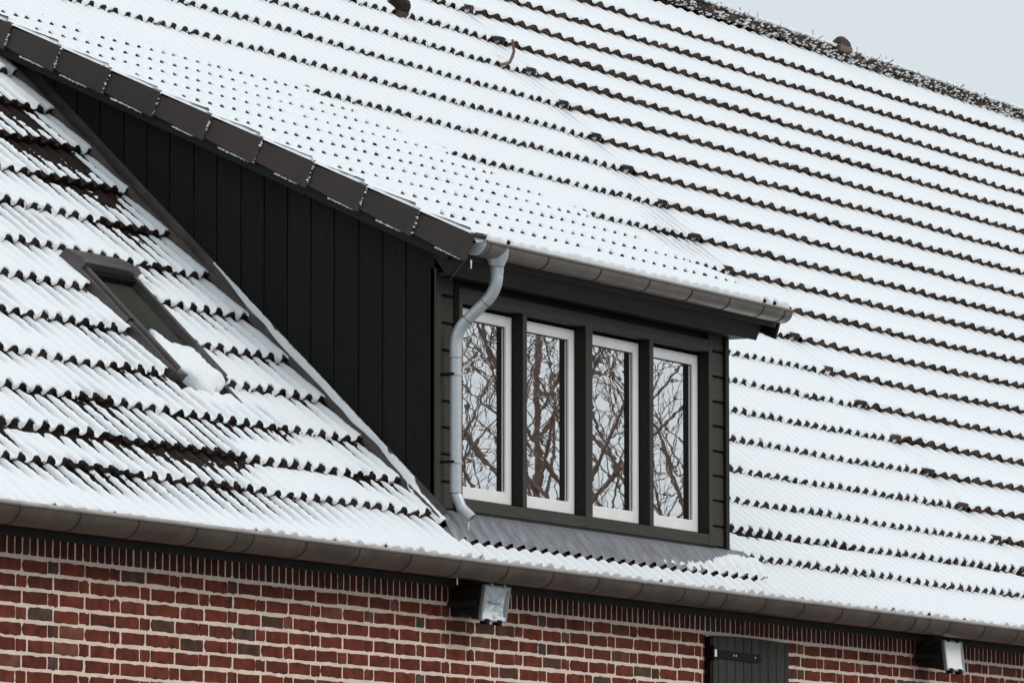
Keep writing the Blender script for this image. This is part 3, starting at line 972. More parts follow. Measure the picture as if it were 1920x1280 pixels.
# verge tiles
vm = MB()
vl = GD + 0.03
pts = [(0, 0.022), (-0.004, -0.130), (vl, -0.112), (vl, -0.004)]
def vprism(mb, pts, xa, xb):
    n_ = len(pts)
    vs = [XV * xa + TD * s + ND * n for s, n in pts] + [XV * xb + TD * s + ND * n for s, n in pts]
    mb.add(vs, [tuple(range(n_ - 1, -1, -1)), tuple(range(n_, 2 * n_))] + [(i, (i + 1) % n_, (i + 1) % n_ + n_, i + n_) for i in range(n_)])
vprism(vm, pts, -0.011, 0.011)
vprism(vm, [(0, 0.022), (0, 0.0), (vl, -0.02), (vl, -0.004)], 0.0111, 0.125)
vme = vm.mesh("verge_tile")
vme.materials.append(M['verge'])
for j in range(0, 10):
    o = link("verge_tile", vme, droof, DP(25.035, -0.022 + j * GD, 0.010))
    # the tile above laps over the one below: swing the lower end out a little
    o.rotation_euler = (0, 0, random.uniform(-0.040, -0.026))
    bv = o.modifiers.new("bevel", 'BEVEL'); bv.width = 0.003; bv.segments = 1

# snow on the dormer
VV, QQ, o_ = [], [], 0
def dmask(X, t):
    return (t > 3.70)
us = US_C * (GD + 0.012) / US_C[-1]
for j in range(0, 11):
    V, Q = course(100 + j, 'dor', XDA - 0.025, XDB, j * GD, GD, XD0, us, PDm / 13, D0, TD, ND, dmask)
    VV.append(V); QQ.append(Q + o_); o_ += len(V)
# snow rim on the verge tiles
xs = np.linspace(25.022, 25.17, 10); ss = np.arange(-0.02, 3.65, 0.012)
X, S = np.meshgrid(xs, ss)
jn = np.floor((S + 0.022) / GD); fr_ = (S + 0.022) / GD - jn
nn = 0.030 - 0.004 * fr_ + 0.010 * np.sqrt(np.clip((X - 25.02) / 0.05, 0, 1)) + 0.006 * (vn(X / 0.03, S / 0.03, 21) - 0.5)
nn = np.where(X < 25.024, 0.025 - 0.005 * fr_, nn)
V = D0 + (X + 0.006 * (vn(S / 0.02, 0 * S, 8) - 0.5))[..., None] * XV + S[..., None] * TD + nn[..., None] * ND
idx = np.arange(X.size).reshape(X.shape)
Q = np.stack([idx[:-1, :-1], idx[:-1, 1:], idx[1:, 1:], idx[1:, :-1]], -1).reshape(-1, 4)
VV.append(V.reshape(-1, 3)); QQ.append(Q + o_); o_ += len(V.reshape(-1, 3))
ds = npmesh("dormer_snow", np.concatenate(VV), np.concatenate(QQ), M['snow'], None, kind='stuff')
ds['label'] = "smooth snow blanket covering the shallow dormer roof"; ds['category'] = "snow"
# crumbs of snow along the verge joints and on the barge board
rg = np.random.default_rng(8)
P_, R_ = [], []
for j in range(0, 10):
    s0 = -0.022 + j * GD
    for q_ in range(16):
        n_ = rg.uniform(-0.11, 0.02)
        if rg.random() < 0.62 and j > 0:
            P_.append(DP(25.021 + rg.uniform(-.002, .006), s0 - 0.005 + rg.uniform(-.004, .004) , n_)); R_.append(rg.choice([0.0025, 0.004, 0.005, 0.0085]))
    a0 = rg.uniform(0.02, 0.12); a1 = a0 + rg.uniform(0.12, 0.22)
    for q_ in np.arange(a0, a1, 0.005):
        P_.append(DP(25.040 + rg.uniform(-.004, .006), s0 + q_, -0.118 + rg.uniform(-.002, .002))); R_.append(rg.uniform(0.004, 0.008) * (1.0 if rg.random() < .8 else .5))
V, Q = lumps(np.array(P_), R_, 9, 0.8)
o = npmesh("verge_snow", V, Q, M['snow'], None, kind='stuff'); o['label'] = "crumbs of snow along the brown verge tiles of the dormer"; o['category'] = "snow"

# lead work
aw = []
for x in np.arange(25.18, 28.72, 0.0125):
    c = float(crest(np.array([x]), TYPES['new'], X0N)[0])
    col = []
    for i, a in enumerate(np.linspace(0, 1, 9)):
        # from the wall foot down onto the tiles
        if a < 0.12:
            y, z = 0.006, 3.884 - 0.02 * a / 0.12
            p = np.array([x, y, z])
        else:
            b = (a - 0.12) / 0.88
            t = 0.105 - (0.165 + 0.012 * (vn(x / 0.06, 0.3, 2) - .5)) * b
            n_ = 0.055 * (1 - b) + b * (0.006 + 0.034 * c) + 0.006 * (vn(x / 0.1, b * 3, 4) - .5)
            p = RP(x, t, n_)
            if i == 2: pass
        col.append(p)
    aw.append(col)
aw = np.array(aw)
idx = np.arange(aw.shape[0] * aw.shape[1]).reshape(aw.shape[:2])
Q = np.stack([idx[:-1, :-1], idx[:-1, 1:], idx[1:, 1:], idx[1:, :-1]], -1).reshape(-1, 4)
npmesh("lead_apron", aw.reshape(-1, 3), Q, M['lead'], dorm)
# snow that lies on the right part of the apron
xs = np.arange(27.55, 28.80, 0.008); bs = np.linspace(0.0, 1.0, 16)
X, Bq = np.meshgrid(xs, bs)
c = crest(X, TYPES['new'], X0N)
cov = sstep(27.3, 28.45, X)
lo = 0.62 - 0.60 * sstep(27.9, 28.55, X)
t = 0.105 - 0.160 * Bq
n_ = 0.055 * (1 - Bq) + Bq * (0.006 + 0.034 * c) + 0.016 * cov * np.sqrt(np.clip((Bq - lo) / 0.3, 0, 1)) + 0.013 * (vn(X / 0.014, Bq / 0.20, 31) - 0.5) - 0.02 * np.clip((lo - Bq) / 0.2, 0, 1) - 0.004 - 0.006 * sstep(0.85, 1, Bq)
Va = R0 + X[..., None] * XV + t[..., None] * TV + n_[..., None] * NV
idx = np.arange(X.size).reshape(X.shape)
Qa = np.stack([idx[:-1, :-1], idx[:-1, 1:], idx[1:, 1:], idx[1:, :-1]], -1).reshape(-1, 4)
o = npmesh("apron_snow", Va.reshape(-1, 3), Qa, M['snow'], None, kind='stuff'); o['label'] = "strip of snow on the lead apron under the right windows"; o['category'] = "snow"
# flashing beside the cheek
fl = []
for t in np.arange(0.08, 4.25, 0.02):
    xl = 25.150 - 0.035 * float(sstep(1.7, 2.8, t)) + 0.012 * (float(vn(t / 0.13, 0, 6)) - .5)
    wv = 0.010 * (float(vn(t / 0.1, 1, 8)) - .5)
    fl.append([RP(xl, t, 0.012), RP(xl + 0.004, t, 0.046 + wv), RP((xl + 25.2) / 2, t, 0.050 + wv * 1.4), RP(25.175, t, 0.052 + wv), RP(25.197, t, 0.085)])
fl = np.array(fl)
idx = np.arange(fl.shape[0] * 5).reshape(fl.shape[:2])
Q = np.stack([idx[:-1, :-1], idx[:-1, 1:], idx[1:, 1:], idx[1:, :-1]], -1).reshape(-1, 4)
npmesh("cheek_flashing", fl.reshape(-1, 3), Q, M['flash'], dorm)
# snow line on that flashing
S_, W_ = np.meshgrid(np.arange(0.05, 2.05, 0.008), np.linspace(0, 1, 9), indexing='ij')
w0 = 0.010 * sstep(2.05, 1.7, S_) + 0.022 * vn(S_ / 0.16, 0 * S_, 41) * sstep(2.0, 1.4, S_) + 0.03 * sstep(0.6, 0.1, S_)
hgt = 0.020 * np.sin(np.pi * W_) ** 0.6 - 0.006 + 0.006 * (vn(S_ / 0.02, W_ * 4, 42) - .5) - 0.03 * sstep(0.62, 0.8, vn(S_ / 0.12, 0 * S_, 44))
xx = 25.19 - w0 * (1 - W_)
Vf = R0 + xx[..., None] * XV + S_[..., None] * TV + (0.052 + 0.030 * W_ + hgt)[..., None] * NV
idx = np.arange(S_.size).reshape(S_.shape)
Qf = np.stack([idx[:-1, :-1], idx[:-1, 1:], idx[1:, 1:], idx[1:, :-1]], -1).reshape(-1, 4)
o = npmesh("flashing_snow", Vf.reshape(-1, 3), Qf, M['snow'], None, kind='stuff'); o['label'] = "thin line of snow along the foot of the black dormer side"; o['category'] = "snow"

# ------------------------------------------------------------------ dormer gutter and downpipe
QY, QZ, QR = -0.276, 5.222, 0.064
dg = thing("gutter", "short brown half round gutter under the snowy dormer roof", "gutter", (26.9, QY, QZ - QR))
gutter_mesh(25.105, 28.66, QY, QZ, QR, lip=0.009).build("trough", M['dgutter'], dg, smooth=True)
bead(25.105, 28.66, QY, QZ, QR, 0.009, M['dgutter'], dg)
def disc_cap(x, xo, name):
    pts = [(QY + (QR + .002) * math.cos(math.pi + math.pi * i / 14), QZ + (QR + .002) * math.sin(math.pi + math.pi * i / 14)) for i in range(15)]
    m_ = MB().prism(pts, 'x', x, xo)
    ip = [(QY + (y - QY) * .78, QZ + (z - QZ) * .78 - 0.004) for y, z in pts]
    m_.prism(ip, 'x', min(x, xo) - 0.004, min(x, xo) + 0.001)
    return m_.build(name, M['zinc'], dg, bevel=0.002)
disc_cap(25.098, 25.104, "end_cap")
disc_cap(28.661, 28.667, "end_cap")
for x in (25.205, 25.78, 26.36, 26.92, 27.42, 27.88, 28.30, 28.57):
    strap(dg, x, QY, QZ, QR, 0.012)
strap(dg, 25.19, QY, QZ, QR, 0.06, M['dgutter'], "joint_sleeve", 0.003)

dp = thing("downpipe", "bright zinc downpipe with a swan neck beside the left dormer window", "downpipe", (25.28, -0.06, 3.85))
# funnel outlet
fu = MB()
n_ = 20
px_, vs, fs = 25.335, [], []
sec = [(5.232, 0.088, 0.068), (5.165, 0.070, 0.056), (5.120, 0.036, 0.036), (5.085, 0.035, 0.035)]
for z, ax, ay in sec:
    for k in range(n_):
        a = 2 * math.pi * k / n_
        vs.append((px_ + ax * math.cos(a) * 0.78, QY + ay * math.sin(a), z - (0.0 if z < 5.2 else 0.028 * 0)))
for i in range(len(sec) - 1):
    for k in range(n_):
        fs.append((i * n_ + k, i * n_ + (k + 1) % n_, (i + 1) * n_ + (k + 1) % n_, (i + 1) * n_ + k))
fu.add(vs, fs).build("funnel", M['zinc'], dp, smooth=True)
def bend(p0, p1, p2, r, n=7):
    """round the corner p1 of a polyline"""
    p0, p1, p2 = map(lambda q: np.array(q, float), (p0, p1, p2))
    a = (p0 - p1) / np.linalg.norm(p0 - p1); b = (p2 - p1) / np.linalg.norm(p2 - p1)
    q0, q2 = p1 + a * r, p1 + b * r
    return [(1 - s) ** 2 * q0 + 2 * s * (1 - s) * p1 + s * s * q2 for s in np.linspace(0, 1, n)]
A0 = (px_, QY, 5.12); A1 = (px_, QY, 5.00); A2 = (25.285, -0.062, 4.80); A3 = (25.285, -0.062, 3.92); A4 = (25.30, -0.15, 3.835)
PRD = 0.030
path = [np.array(A0)] + bend(A0, A1, A2, 0.085) + bend(A1, A2, A3, 0.075) + bend(A2, A3, A4, 0.05)
b1 = bend(A0, A1, A2, 0.085, 9); b2 = bend(A1, A2, A3, 0.08, 9); b3 = bend(A2, A3, A4, 0.045, 9)
MB().tube([A0] + b1, PRD + 0.0015, 18, False).build("upper_elbow", M['zinc'], dp, smooth=True)
MB().tube([b1[-1] - (np.array(A2) - A1) * 0.02, b2[0]], PRD, 18, False).build("offset_pipe", M['zinc'], dp, smooth=True)
MB().tube(b2 + [np.array((25.285, -0.062, 4.66))], PRD + 0.0015, 18, False).build("lower_elbow", M['zinc'], dp, smooth=True)
MB().tube([(25.285, -0.062, 4.68), b3[0]], PRD, 18, False).build("pipe", M['zinc'], dp, smooth=True)
def seam(p, dvec, r):
    d_ = np.array(dvec, float); d_ /= np.linalg.norm(d_)
    MB().tube([np.array(p) - d_ * 0.0013, np.array(p) + d_ * 0.0013], r, 18, False).build("seam", M['bracket'], dp, smooth=True)
seam(A0, (0, 0, 1), 0.0368)
seam(b1[-1] + (b2[0] - b1[-1]) * 0.02, b2[0] - b1[-1], PRD + .0022)
seam(b2[0] - (b2[0] - b1[-1]) * 0.02, b2[0] - b1[-1], PRD + .0022)
seam((25.285, -0.062, 4.66), (0, 0, 1), PRD + .0022)
seam(b3[0], (0, 0, 1), PRD + .0015)
end = np.array(A4)
sh_ = MB().tube([b3[0]] + b3 + [end], PRD + 0.001, 18, False)
sh_.tube([end, b3[-1], b3[0]], PRD - 0.002, 18, False)
sh_.build("shoe", M['zinc'], dp, smooth=True)
MB().tube([end + (b3[-1] - end) * 0.5, end + (b3[-1] - end) * 0.6], PRD - 0.003, 18, True).build("shoe_throat", M['reveal'], dp)
for z in (4.575, 4.125):
    cl = MB().tube([(25.285, -0.062, z - 0.008), (25.285, -0.062, z + 0.008)], PRD + 0.004, 18, True)
    cl.build("pipe_clamp", M['zinc'], dp, smooth=True)
    MB().box(25.243, 25.256, -0.072, 0.012, z - 0.007, z + 0.007).build("clamp_lug", M['iron'], dp, bevel=0.003)
    MB().box(25.2475, 25.2575, -0.088, -0.0725, z - 0.006, z + 0.006).build("clamp_screw", M['zinc'], dp, bevel=0.002)

# ------------------------------------------------------------------ skylight (roof window)
sk = thing("skylight", "narrow grey metal skylight half buried in snow on the lower left roof", "skylight", RP(23.91, 1.0, 0))
def rbox(mb, x0, x1, t0, t1, n0, n1, sk_t=0.0):
    P8 = [RP(x, t, n) for n in (n0, n1) for (x, t) in ((x0, t0), (x1, t0), (x1, t1), (x0, t1))]
    mb.add(P8, [(0, 3, 2, 1), (4, 5, 6, 7), (0, 1, 5, 4), (1, 2, 6, 5), (2, 3, 7, 6), (3, 0, 4, 7)])
    return mb
SX0, SX1, ST0, ST1 = 23.655, 24.165, 1.0, 1.90
rbox(MB(), SX0, SX0 + 0.022, ST0, ST1 - 0.12, -0.02, 0.056).build("side_frame", M['frame_grey'], sk, bevel=0.004)
rbox(MB(), SX0 + 0.023, SX0 + 0.050, ST0 + 0.01, ST1 - 0.12, -0.02, 0.075).build("sash_rail", M['frame_grey'], sk, bevel=0.004)
rbox(MB(), SX1 - 0.022, SX1, ST0, ST1 - 0.12, -0.02, 0.056).build("side_frame", M['frame_grey'], sk, bevel=0.004)
rbox(MB(), SX1 - 0.050, SX1 - 0.023, ST0 + 0.01, ST1 - 0.12, -0.02, 0.075).build("sash_rail", M['frame_grey'], sk, bevel=0.004)
rbox(MB(), SX0 - 0.040, SX0 - 0.001, ST0 - 0.05, ST1 + 0.02, -0.02, 0.004).build("side_flashing", M['frame_grey'], sk, bevel=0.003)
rbox(MB(), SX1 + 0.001, SX1 + 0.040, ST0 - 0.12, ST1 + 0.02, -0.02, 0.012).build("side_flashing", M['frame_grey'], sk, bevel=0.003)
rbox(MB(), SX0 + 0.03, SX1 - 0.03, ST0, ST0 + 0.05, -0.02, 0.044).build("sash_rail", M['frame_grey'], sk, bevel=0.004)
hd = MB()
pr = [(ST1 - 0.128, 0.020), (ST1 - 0.128, 0.098), (ST1 - 0.10, 0.105), (ST1 + 0.015, 0.070), (ST1 + 0.02, 0.0)]
n_ = len(pr)
vs = [RP(SX0 - 0.004, t, n) for t, n in pr] + [RP(SX1 + 0.004, t, n) for t, n in pr]
hd.add(vs, [tuple(range(n_)), tuple(range(2 * n_ - 1, n_ - 1, -1))] + [(i, i + n_, (i + 1) % n_ + n_, (i + 1) % n_) for i in range(n_)])
hd.build("hood", M['frame_grey'], sk, bevel=0.003)
for xx in (SX0, SX1 - 0.03):
    rbox(MB(), xx - 0.002, xx + 0.034, 1.375, 1.381, 0.02, 0.066).build("cover_joint", M['iron'], sk)
rbox(MB(), SX0 + 0.050, SX1 - 0.050, ST0 + 0.05, ST1 - 0.13, 0.020, 0.026).build("pane", M['skypane'], sk)
rbox(MB(), SX0 + 0.050, SX1 - 0.050, ST1 - 0.165, ST1 - 0.129, 0.0265, 0.060).build("top_rail", M['iron'], sk)
# snow slab that has slid down the pane and hangs over the lower edge
xs = np.linspace(SX0 + 0.044, SX1 - 0.046, 70); ts = np.linspace(0.875, 1.44, 90)
X, T_ = np.meshgrid(xs, ts)
top = 1.27 + 0.05 * (X - SX0) / 0.5 * 0 + 0.06 * (vn(X / 0.05, 0 * X, 51) - .5) - 0.10 * sstep(24.02, 24.1, X) * 0 + 0.10 * np.exp(-((X - 23.86) / 0.035) ** 2)
bot = 0.925 + 0.09 * (vn(X / 0.09, 0 * X, 52) - .5) + 0.13 * sstep(23.86, 23.73, X) + 0.05 * sstep(24.02, 24.12, X)
th = 0.031 * np.sqrt(np.clip((top - T_) / 0.07, 0, 1)) * np.sqrt(np.clip((T_ - bot) / 0.05, 0, 1)) * (0.60 + 0.45 * vn(X / 0.06, T_ / 0.06, 53) + 0.30 * vn(X / 0.018, T_ / 0.018, 54))
edge = np.sqrt(np.clip(np.minimum(X - xs[0], xs[-1] - X) / 0.03, 0, 1))
n_ = 0.026 + th * (0.35 + 0.65 * edge) - 0.035 * (th <= 0) - 0.012 * sstep(1.0, 0.86, T_) + 0.018 * np.exp(-((T_ - 1.015) / 0.07) ** 2) * (th > 0)
low = 0.022 + 0 * X
Vt = R0 + X[..., None] * XV + T_[..., None] * TV + n_[..., None] * NV
Vb = R0 + X[..., None] * XV + T_[..., None] * TV + (np.minimum(low - 0.02 * (T_ < 1.0), n_ - 0.002))[..., None] * NV
idx = np.arange(X.size).reshape(X.shape)
Qs = np.stack([idx[:-1, :-1], idx[:-1, 1:], idx[1:, 1:], idx[1:, :-1]], -1)
kp = ~((th[:-1, :-1] <= 0) & (th[1:, 1:] <= 0) & (th[1:, :-1] <= 0) & (th[:-1, 1:] <= 0))
Qt = Qs[kp]
o = npmesh("snow_heap", np.concatenate([Vt.reshape(-1, 3), Vb.reshape(-1, 3)]), np.concatenate([Qt, Qt[:, ::-1] + X.size]), M['snow'], None)
o['label'] = "slab of snow slid down over the lower end of the skylight"; o['category'] = "snow"

# ------------------------------------------------------------------ shutter (part of the house)
shp = MB()
YSH = -0.045
MB().box(SHX0 - 0.024, SHX0 + 0.0035, -0.040, -0.010, 1.25, 3.380).build("shutter_gap_shade", M['iron'], house)  # added black strip standing in for the shaded gap beside the shutter
shut = MB().box(SHX0 + 0.005, SHX1 - 0.005, -0.012, -0.0065 + 0.0, 1.25, 3.372).build("shutter", M['iron'], house)
pl = np.linspace(SHX0 + 0.006, SHX1 - 0.006, 10)
pl = [SHX0 + 0.004, SHX0 + 0.068] + [SHX0 + 0.068 + (0.905 - 0.068 + 0.0) / 8 * i for i in range(1, 8)] + [SHX1 - 0.058, SHX1 - 0.004]
def ztop(x):
    u = (x - SHX0) / (SHX1 - SHX0)
    return 3.386 + 0.009 * (1 - (2 * u - 1) ** 2)
for a, b in zip(pl[:-1], pl[1:]):
    a2, b2 = a + 0.0035, b - 0.0035
    m_ = MB().prism([(a2, 1.25), (b2, 1.25), (b2, ztop(b2)), ((a2 + b2) / 2, ztop((a2 + b2) / 2)), (a2, ztop(a2))], 'y', YSH, -0.0125)
    m_.build("plank", M['shutter'], shut, bevel=0.005)
MB().prism([(SHX0 - 0.005, 3.262), (SHX0 - 0.005, 3.312), (28.80, 3.305), (28.845, 3.283), (28.80, 3.258)], 'y', YSH - 0.008, YSH - 0.0005).build("strap_hinge", M['iron'], shut, bevel=0.002)
MB().tube([(SHX0 - 0.012, YSH - 0.006, 3.245), (SHX0 - 0.012, YSH - 0.006, 3.33)], 0.013, 10).build("hinge_pin", M['iron'], shut)
MB().box(SHX0 - 0.018, SHX0 + 0.006, YSH - 0.022, YSH - 0.0185, 3.268, 3.308).build("hinge_tag", M['white'], shut)
for x in (28.47, 28.50, 28.74):
    MB().tube([(x, YSH - 0.0085, 3.285), (x, YSH - 0.014, 3.285)], 0.006, 8).build("hinge_bolt", M['zinc'], shut)

# ------------------------------------------------------------------ floodlights
def floodlight(loc, tilt, bright, label, scale=1.0):
    t = thing("floodlight", label, "floodlight", loc, "floodlights under the eaves")
    W, H, DPt = 0.272 * scale, 0.188 * scale, 0.150
    L = Vector(loc)
    rot = Matrix.Rotation(tilt, 4, 'X')
    def put(o):
        # tilt about the lamp's own axis, then set in place
        o.location = (0, 0, 0)
        o.rotation_euler = (tilt, 0, 0)
        return o
    def bl(mb, name, m, bevel=0.0, smooth=False):
        o = mb.build(name, m, t, bevel, smooth)
        return put(o)
    body = MB()
    w2, h2 = W / 2, H / 2
    vs = [(-w2, 0.012, -h2), (w2, 0.012, -h2), (w2, 0.012, h2), (-w2, 0.012, h2), (-w2 * .8, DPt, -h2 * .55), (w2 * .8, DPt, -h2 * .55), (w2 * .8, DPt, h2 * .8), (-w2 * .8, DPt, h2 * .8)]
    body.add(vs, [(0, 1, 5, 4), (1, 2, 6, 5), (2, 3, 7, 6), (3, 0, 4, 7), (4, 5, 6, 7), (0, 3, 2, 1)])
    bl(body, "housing", M['lamp_body'], 0.006)
    rim = MB()
    r0 = 0.016
    rim.box(-w2, -w2 + r0, -0.010, 0.011, -h2, h2); rim.box(w2 - r0, w2, -0.010, 0.011, -h2, h2)
    rim.box(-w2 + r0, w2 - r0, -0.0095, 0.011, h2 - r0 * .7, h2 - .0005); rim.box(-w2 + r0, w2 - r0, -0.0095, 0.011, -h2 + .0005, -h2 + r0 * .7)
    bl(rim, "rim", M['lamp_rim'], 0.003)
    # faceted reflector bowl behind the glass
    rf = MB()
    a, b = w2 - r0, h2 - r0 * .7
    N_ = 9
    vs, fs = [], []
    for i in range(N_):
        for j in range(N_):
            u, v = -1 + 2 * i / (N_ - 1), -1 + 2 * j / (N_ - 1)
            dep = 0.009 - (0.014 if bright else 0.016) * ((u * u) ** 1.3 * .5 + (v * v) ** 1.2 * .5) + random.uniform(-.0007, .0007)
            vs.append((u * a, dep - 0.001, v * b))
    for i in range(N_ - 1):
        for j in range(N_ - 1):
            fs.append((i * N_ + j, (i + 1) * N_ + j, (i + 1) * N_ + j + 1, i * N_ + j + 1))
    bl(rf.add(vs, fs), "reflector", M['white'] if bright else M['reflector'])  # bright face: sky reflection painted as plain white
    if not bright:
        lp = MB().tube([(-0.05, -0.004, 0.006), (0.05, -0.004, 0.006)], 0.008, 10)
        bl(lp, "bulb", M['lampglass'], smooth=True)
        for sx in (-1, 1):
            bl(MB().box(sx * a * .98 - 0.008, sx * a * .98 + 0.008, -0.006, 0.008, -b * .9, b * .9), "side_mirror", M['lamp_rim'])
        sn = MB()
        sn.add([(-a, -0.0085, -b), (a, -0.0085, -b), (a, -0.0085, -b * .80), (a * .3, -0.0085, -b * .72), (0, -0.0085, -b * .95), (-a * .35, -0.0085, -b * .70), (-a, -0.0085, -b * .66)], [tuple(range(7))])
        bl(sn, "frost", M['snow'])
    for sx in (-0.55, 0.42):
        bl(MB().box(w2 * sx - 0.02, w2 * sx + 0.02, -0.018, 0.02, -h2 - 0.016, -h2 + 0.014), "latch", M['iron'], 0.004)
        bl(MB().box(w2 * sx - 0.012, w2 * sx + 0.012, -0.016, 0.015, h2 - 0.012, h2 + 0.010), "hinge_clip", M['iron'] if bright else M['lamp_rim'], 0.003)
    # wall bracket and junction box
    MB().box(loc[0] - 0.09, loc[0] + 0.05, -0.06, -0.008, loc[2] - 0.065, loc[2] + 0.075).build("junction_box", M['lamp_body'], t, 0.006)
    for xa in (loc[0] - W / 2 - 0.010, loc[0] + W / 2 + 0.004):
        MB().box(xa, xa + 0.006, loc[1] + 0.03, -0.010, loc[2] - 0.02, loc[2] + 0.012).build("bracket", M['lamp_body'], t, 0.002)
    return t
floodlight((25.437, -0.205, 3.405), R(9), False, "black floodlight with clear silvery reflector under the eaves below the dormer window")
floodlight((31.115, -0.205, 3.402), R(-6), True, "black floodlight with face coloured white as reflected sky under the eaves right of the shutter", 0.98)

# ------------------------------------------------------------------ roof fittings
def RV(x, t, n):
    return RP(x, t, n)
rv = thing("roof_vent", "small dark hooded vent tile poking from the snow high on the roof", "roof vent", RP(31.79, 5.70, 0))
prof = [(-0.0, 0.02), (-0.02, 0.10), (0.0, 0.155), (0.05, 0.175), (0.13, 0.15), (0.20, 0.06), (0.22, 0.0)]
vb = MB()
rows_ = []
for w, sc in ((-0.10, 0.0), (-0.095, 0.72), (-0.06, 0.96), (0, 1.0), (0.06, 0.96), (0.095, 0.72), (0.10, 0.0)):
    rows_.append([RP(31.79 + w * 0.75, 5.70 + t * .5, n * 0.68 * (0.15 + .85 * sc)) for t, n in prof])
k = len(prof)
vs = [p for r in rows_ for p in r]
vb.add(vs, [(i * k + j, (i + 1) * k + j, (i + 1) * k + j + 1, i * k + j + 1) for i in range(6) for j in range(k - 1)])
vb.build("hood", M['tile_new'], rv, smooth=True)
rbox(MB(), 31.715, 31.865, 5.68, 5.70, 0.0, 0.045).build("vent_base", M['red_clay'], rv, bevel=0.004)

hk = MB().tube([RP(32.70, 5.36, 0.025), RP(32.80, 5.37, 0.055), RP(32.84, 5.40, 0.085), RP(32.845, 5.42, 0.12), RP(32.80, 5.46, 0.18)], [0.011, .011, .011, .010, .009], 8)
o = hk.build("roof_hook", M['rust'], None, smooth=True); o['label'] = "bent rusty iron hook sticking up between the roof tiles"; o['category'] = "hook"

rc = thing("ridge_vent", "rounded dark red vent cap sitting on the snowy ridge", "roof vent", (40.70, ridge_y, ridge_z))
cb = MB()
vs, fs = [], []
na, nb_ = 9, 9
for i in range(na):
    a = math.pi * i / (na - 1)
    for j in range(nb_):
        b = j / (nb_ - 1)
        vs.append((40.66 + 0.10 * math.cos(a) * (1 - 0.1 * b), ridge_y - 0.155 + 0.085 * b, ridge_z + 0.040 + 0.080 * math.sin(a) * math.sqrt(max(1 - (2 * b - 1) ** 2 * .55, 0))))
for i in range(na - 1):
    for j in range(nb_ - 1):
        fs.append((i * nb_ + j, (i + 1) * nb_ + j, (i + 1) * nb_ + j + 1, i * nb_ + j + 1))
fs.append(tuple(i * nb_ for i in range(na)))
cb.add(vs, fs).build("cap", M['red_clay'], rc, smooth=True)
MB().box(40.55, 40.77, ridge_y - 0.165, ridge_y - 0.06, ridge_z - 0.01, ridge_z + 0.039).build("cap_base", M['rust'], rc, bevel=0.01)

# icicles
def icicle(p, L, r, label, lean=0.0):
    m_ = MB().tube([(p[0], p[1], p[2]), (p[0] + lean * .5, p[1], p[2] - L * .55), (p[0] + lean, p[1], p[2] - L * .9), (p[0] + lean, p[1], p[2] - L)], [r, r * .7, r * .75, r * .15], 8)
    o = m_.build("icicle", M['iceclear'], None, smooth=True); o['label'] = label; o['category'] = "icicle"
    return o
icicle((25.045, -0.285, 5.125), 0.045, 0.005, "tiny icicle hanging from the lowest verge tile of the dormer")
icicle((24.93, GY, GZ - GR), 0.035, 0.004, "tiny icicle hanging from the eaves gutter left of the lit floodlight".replace("lit ", ""))
icicle((25.298, -0.13, 3.815), 0.04, 0.004, "drop of ice hanging from the mouth of the downpipe")
# thin wire down from the verge tile
o = MB().tube([(25.035, -0.27, 5.14), (25.03, -0.20, 5.06), (25.03, -0.17, 5.03)], 0.0014, 6).build("wire", M['frame_grey'], None)
o['label'] = "thin wire hanging below the lowest verge tile"; o['category'] = "wire"

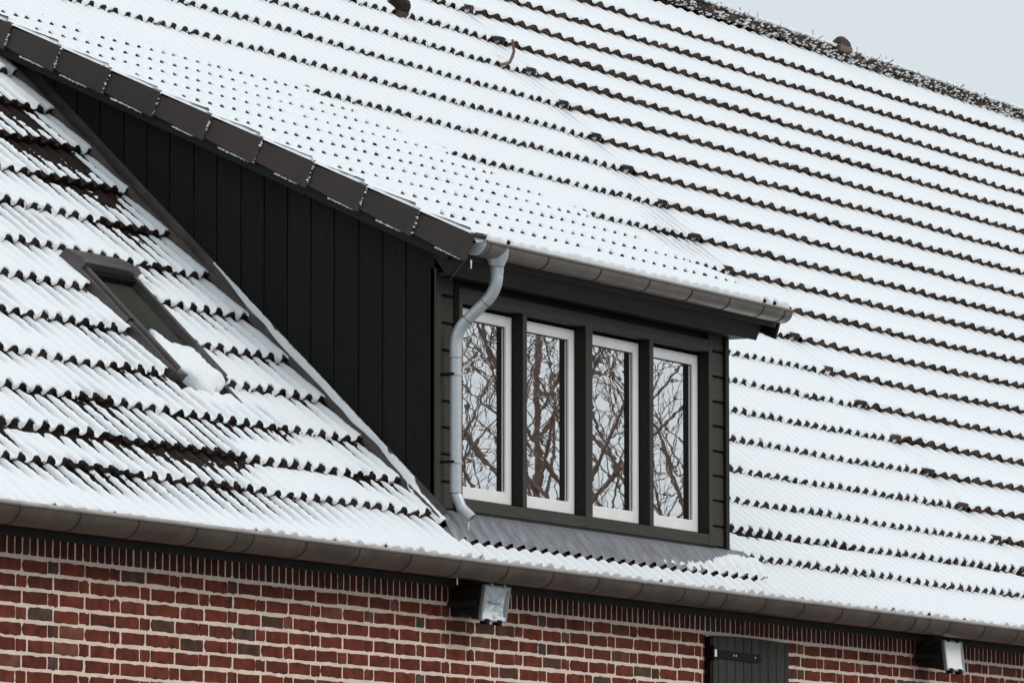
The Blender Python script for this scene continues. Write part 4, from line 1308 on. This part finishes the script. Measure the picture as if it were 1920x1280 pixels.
# ------------------------------------------------------------------ bare trees mirrored in the window panes
def tree_meshes(seed, H):
    rr = random.Random(seed)
    tr, br = MB(), MB()
    def grow(p, d, L, r, lev, mb):
        n = 4 if lev < 2 else (3 if lev == 2 else 2)
        pts, rad = [p.copy()], [r]
        q = p.copy(); dd = d.copy()
        for i in range(n):
            dd = dd + np.array([rr.gauss(0, .13), rr.gauss(0, .13), rr.gauss(0.05, .08)]) * (1 if lev else .35)
            dd /= np.linalg.norm(dd)
            q = q + dd * L / n
            pts.append(q.copy()); rad.append(r * (1 - .78 * (i + 1) / n))
        mb.tube(pts, rad, 6 if lev == 0 else (4 if lev == 1 else 3), False)
        if lev >= 4: return
        kids = [18, 6, 4, 0][lev]
        for c in range(kids):
            s = rr.uniform(.22 if lev == 0 else .15, 1.0)
            f = s * n; i = min(int(f), n - 1); a = f - i
            pp = pts[i] * (1 - a) + pts[i + 1] * a
            rad_ = (rad[i] * (1 - a) + rad[i + 1] * a)
            ax = pts[i + 1] - pts[i]; ax /= np.linalg.norm(ax)
            sd = np.cross(ax, np.array([rr.gauss(0, 1), rr.gauss(0, 1), rr.gauss(0, 1)])); sd /= np.linalg.norm(sd)
            ang = rr.uniform(.55, 1.0)
            nd = ax * math.cos(ang) + sd * math.sin(ang)
            grow(pp, nd, L * rr.uniform(.30, .5) * (1.15 - .5 * s), max(rad_ * rr.uniform(.35, .6), .0085), lev + 1, br)
    grow(np.array([0, 0, -0.1]), np.array([0, 0, 1.0]), H, H * 0.0085, 0, tr)
    a = tr.mesh("trunk", True); b = br.mesh("branches", True)
    a.materials.append(M['bark']); b.materials.append(M['bark'])
    return a, b
TM = [tree_meshes(21, 13.0), tree_meshes(22, 11.0)]
rayd = np.array([0.870, -0.478])
lat = np.array([0.478, 0.870])
tl = [("slender bare tree mirrored in the second window pane from the downpipe", 47, 0.35, 0, 0.3, 1.0),
      ("twiggy bare tree mirrored between the two left window panes", 62, -0.35, 1, 2.2, 1.1),
      ("dense bare tree mirrored low in the first window pane beside the downpipe", 44, -0.95, 1, 1.7, 0.92),
      ("bare tree with leaning limbs mirrored in the third window pane", 58, 1.9, 1, 2.9, 1.15),
      ("bare tree mirrored in the rightmost window pane", 52, 2.9, 0, 4.1, 1.0),
      ("tall bare tree standing behind the slender one in the pane reflections", 72, 0.2, 0, 5.0, 1.25),
      ("distant bare tree mirrored behind the dense tree in the first pane", 75, -2.2, 1, 0.9, 1.3),
      ("distant bare tree mirrored behind the rightmost pane tree", 82, 3.9, 1, 3.6, 1.3)]
for lab, L, s, v, rz, sc_ in tl:
    p = np.array([26.3, 0.0]) + rayd * L + lat * s
    t = thing("bare_tree", lab, "tree", (p[0], p[1], 0), "bare trees mirrored in the window panes")
    t.rotation_euler = (0, 0, rz); t.scale = (sc_, sc_, sc_)
    for nm, me in (("trunk", TM[v][0]), ("branches", TM[v][1])):
        o = bpy.data.objects.new(nm, me); C.objects.link(o); o.parent = t
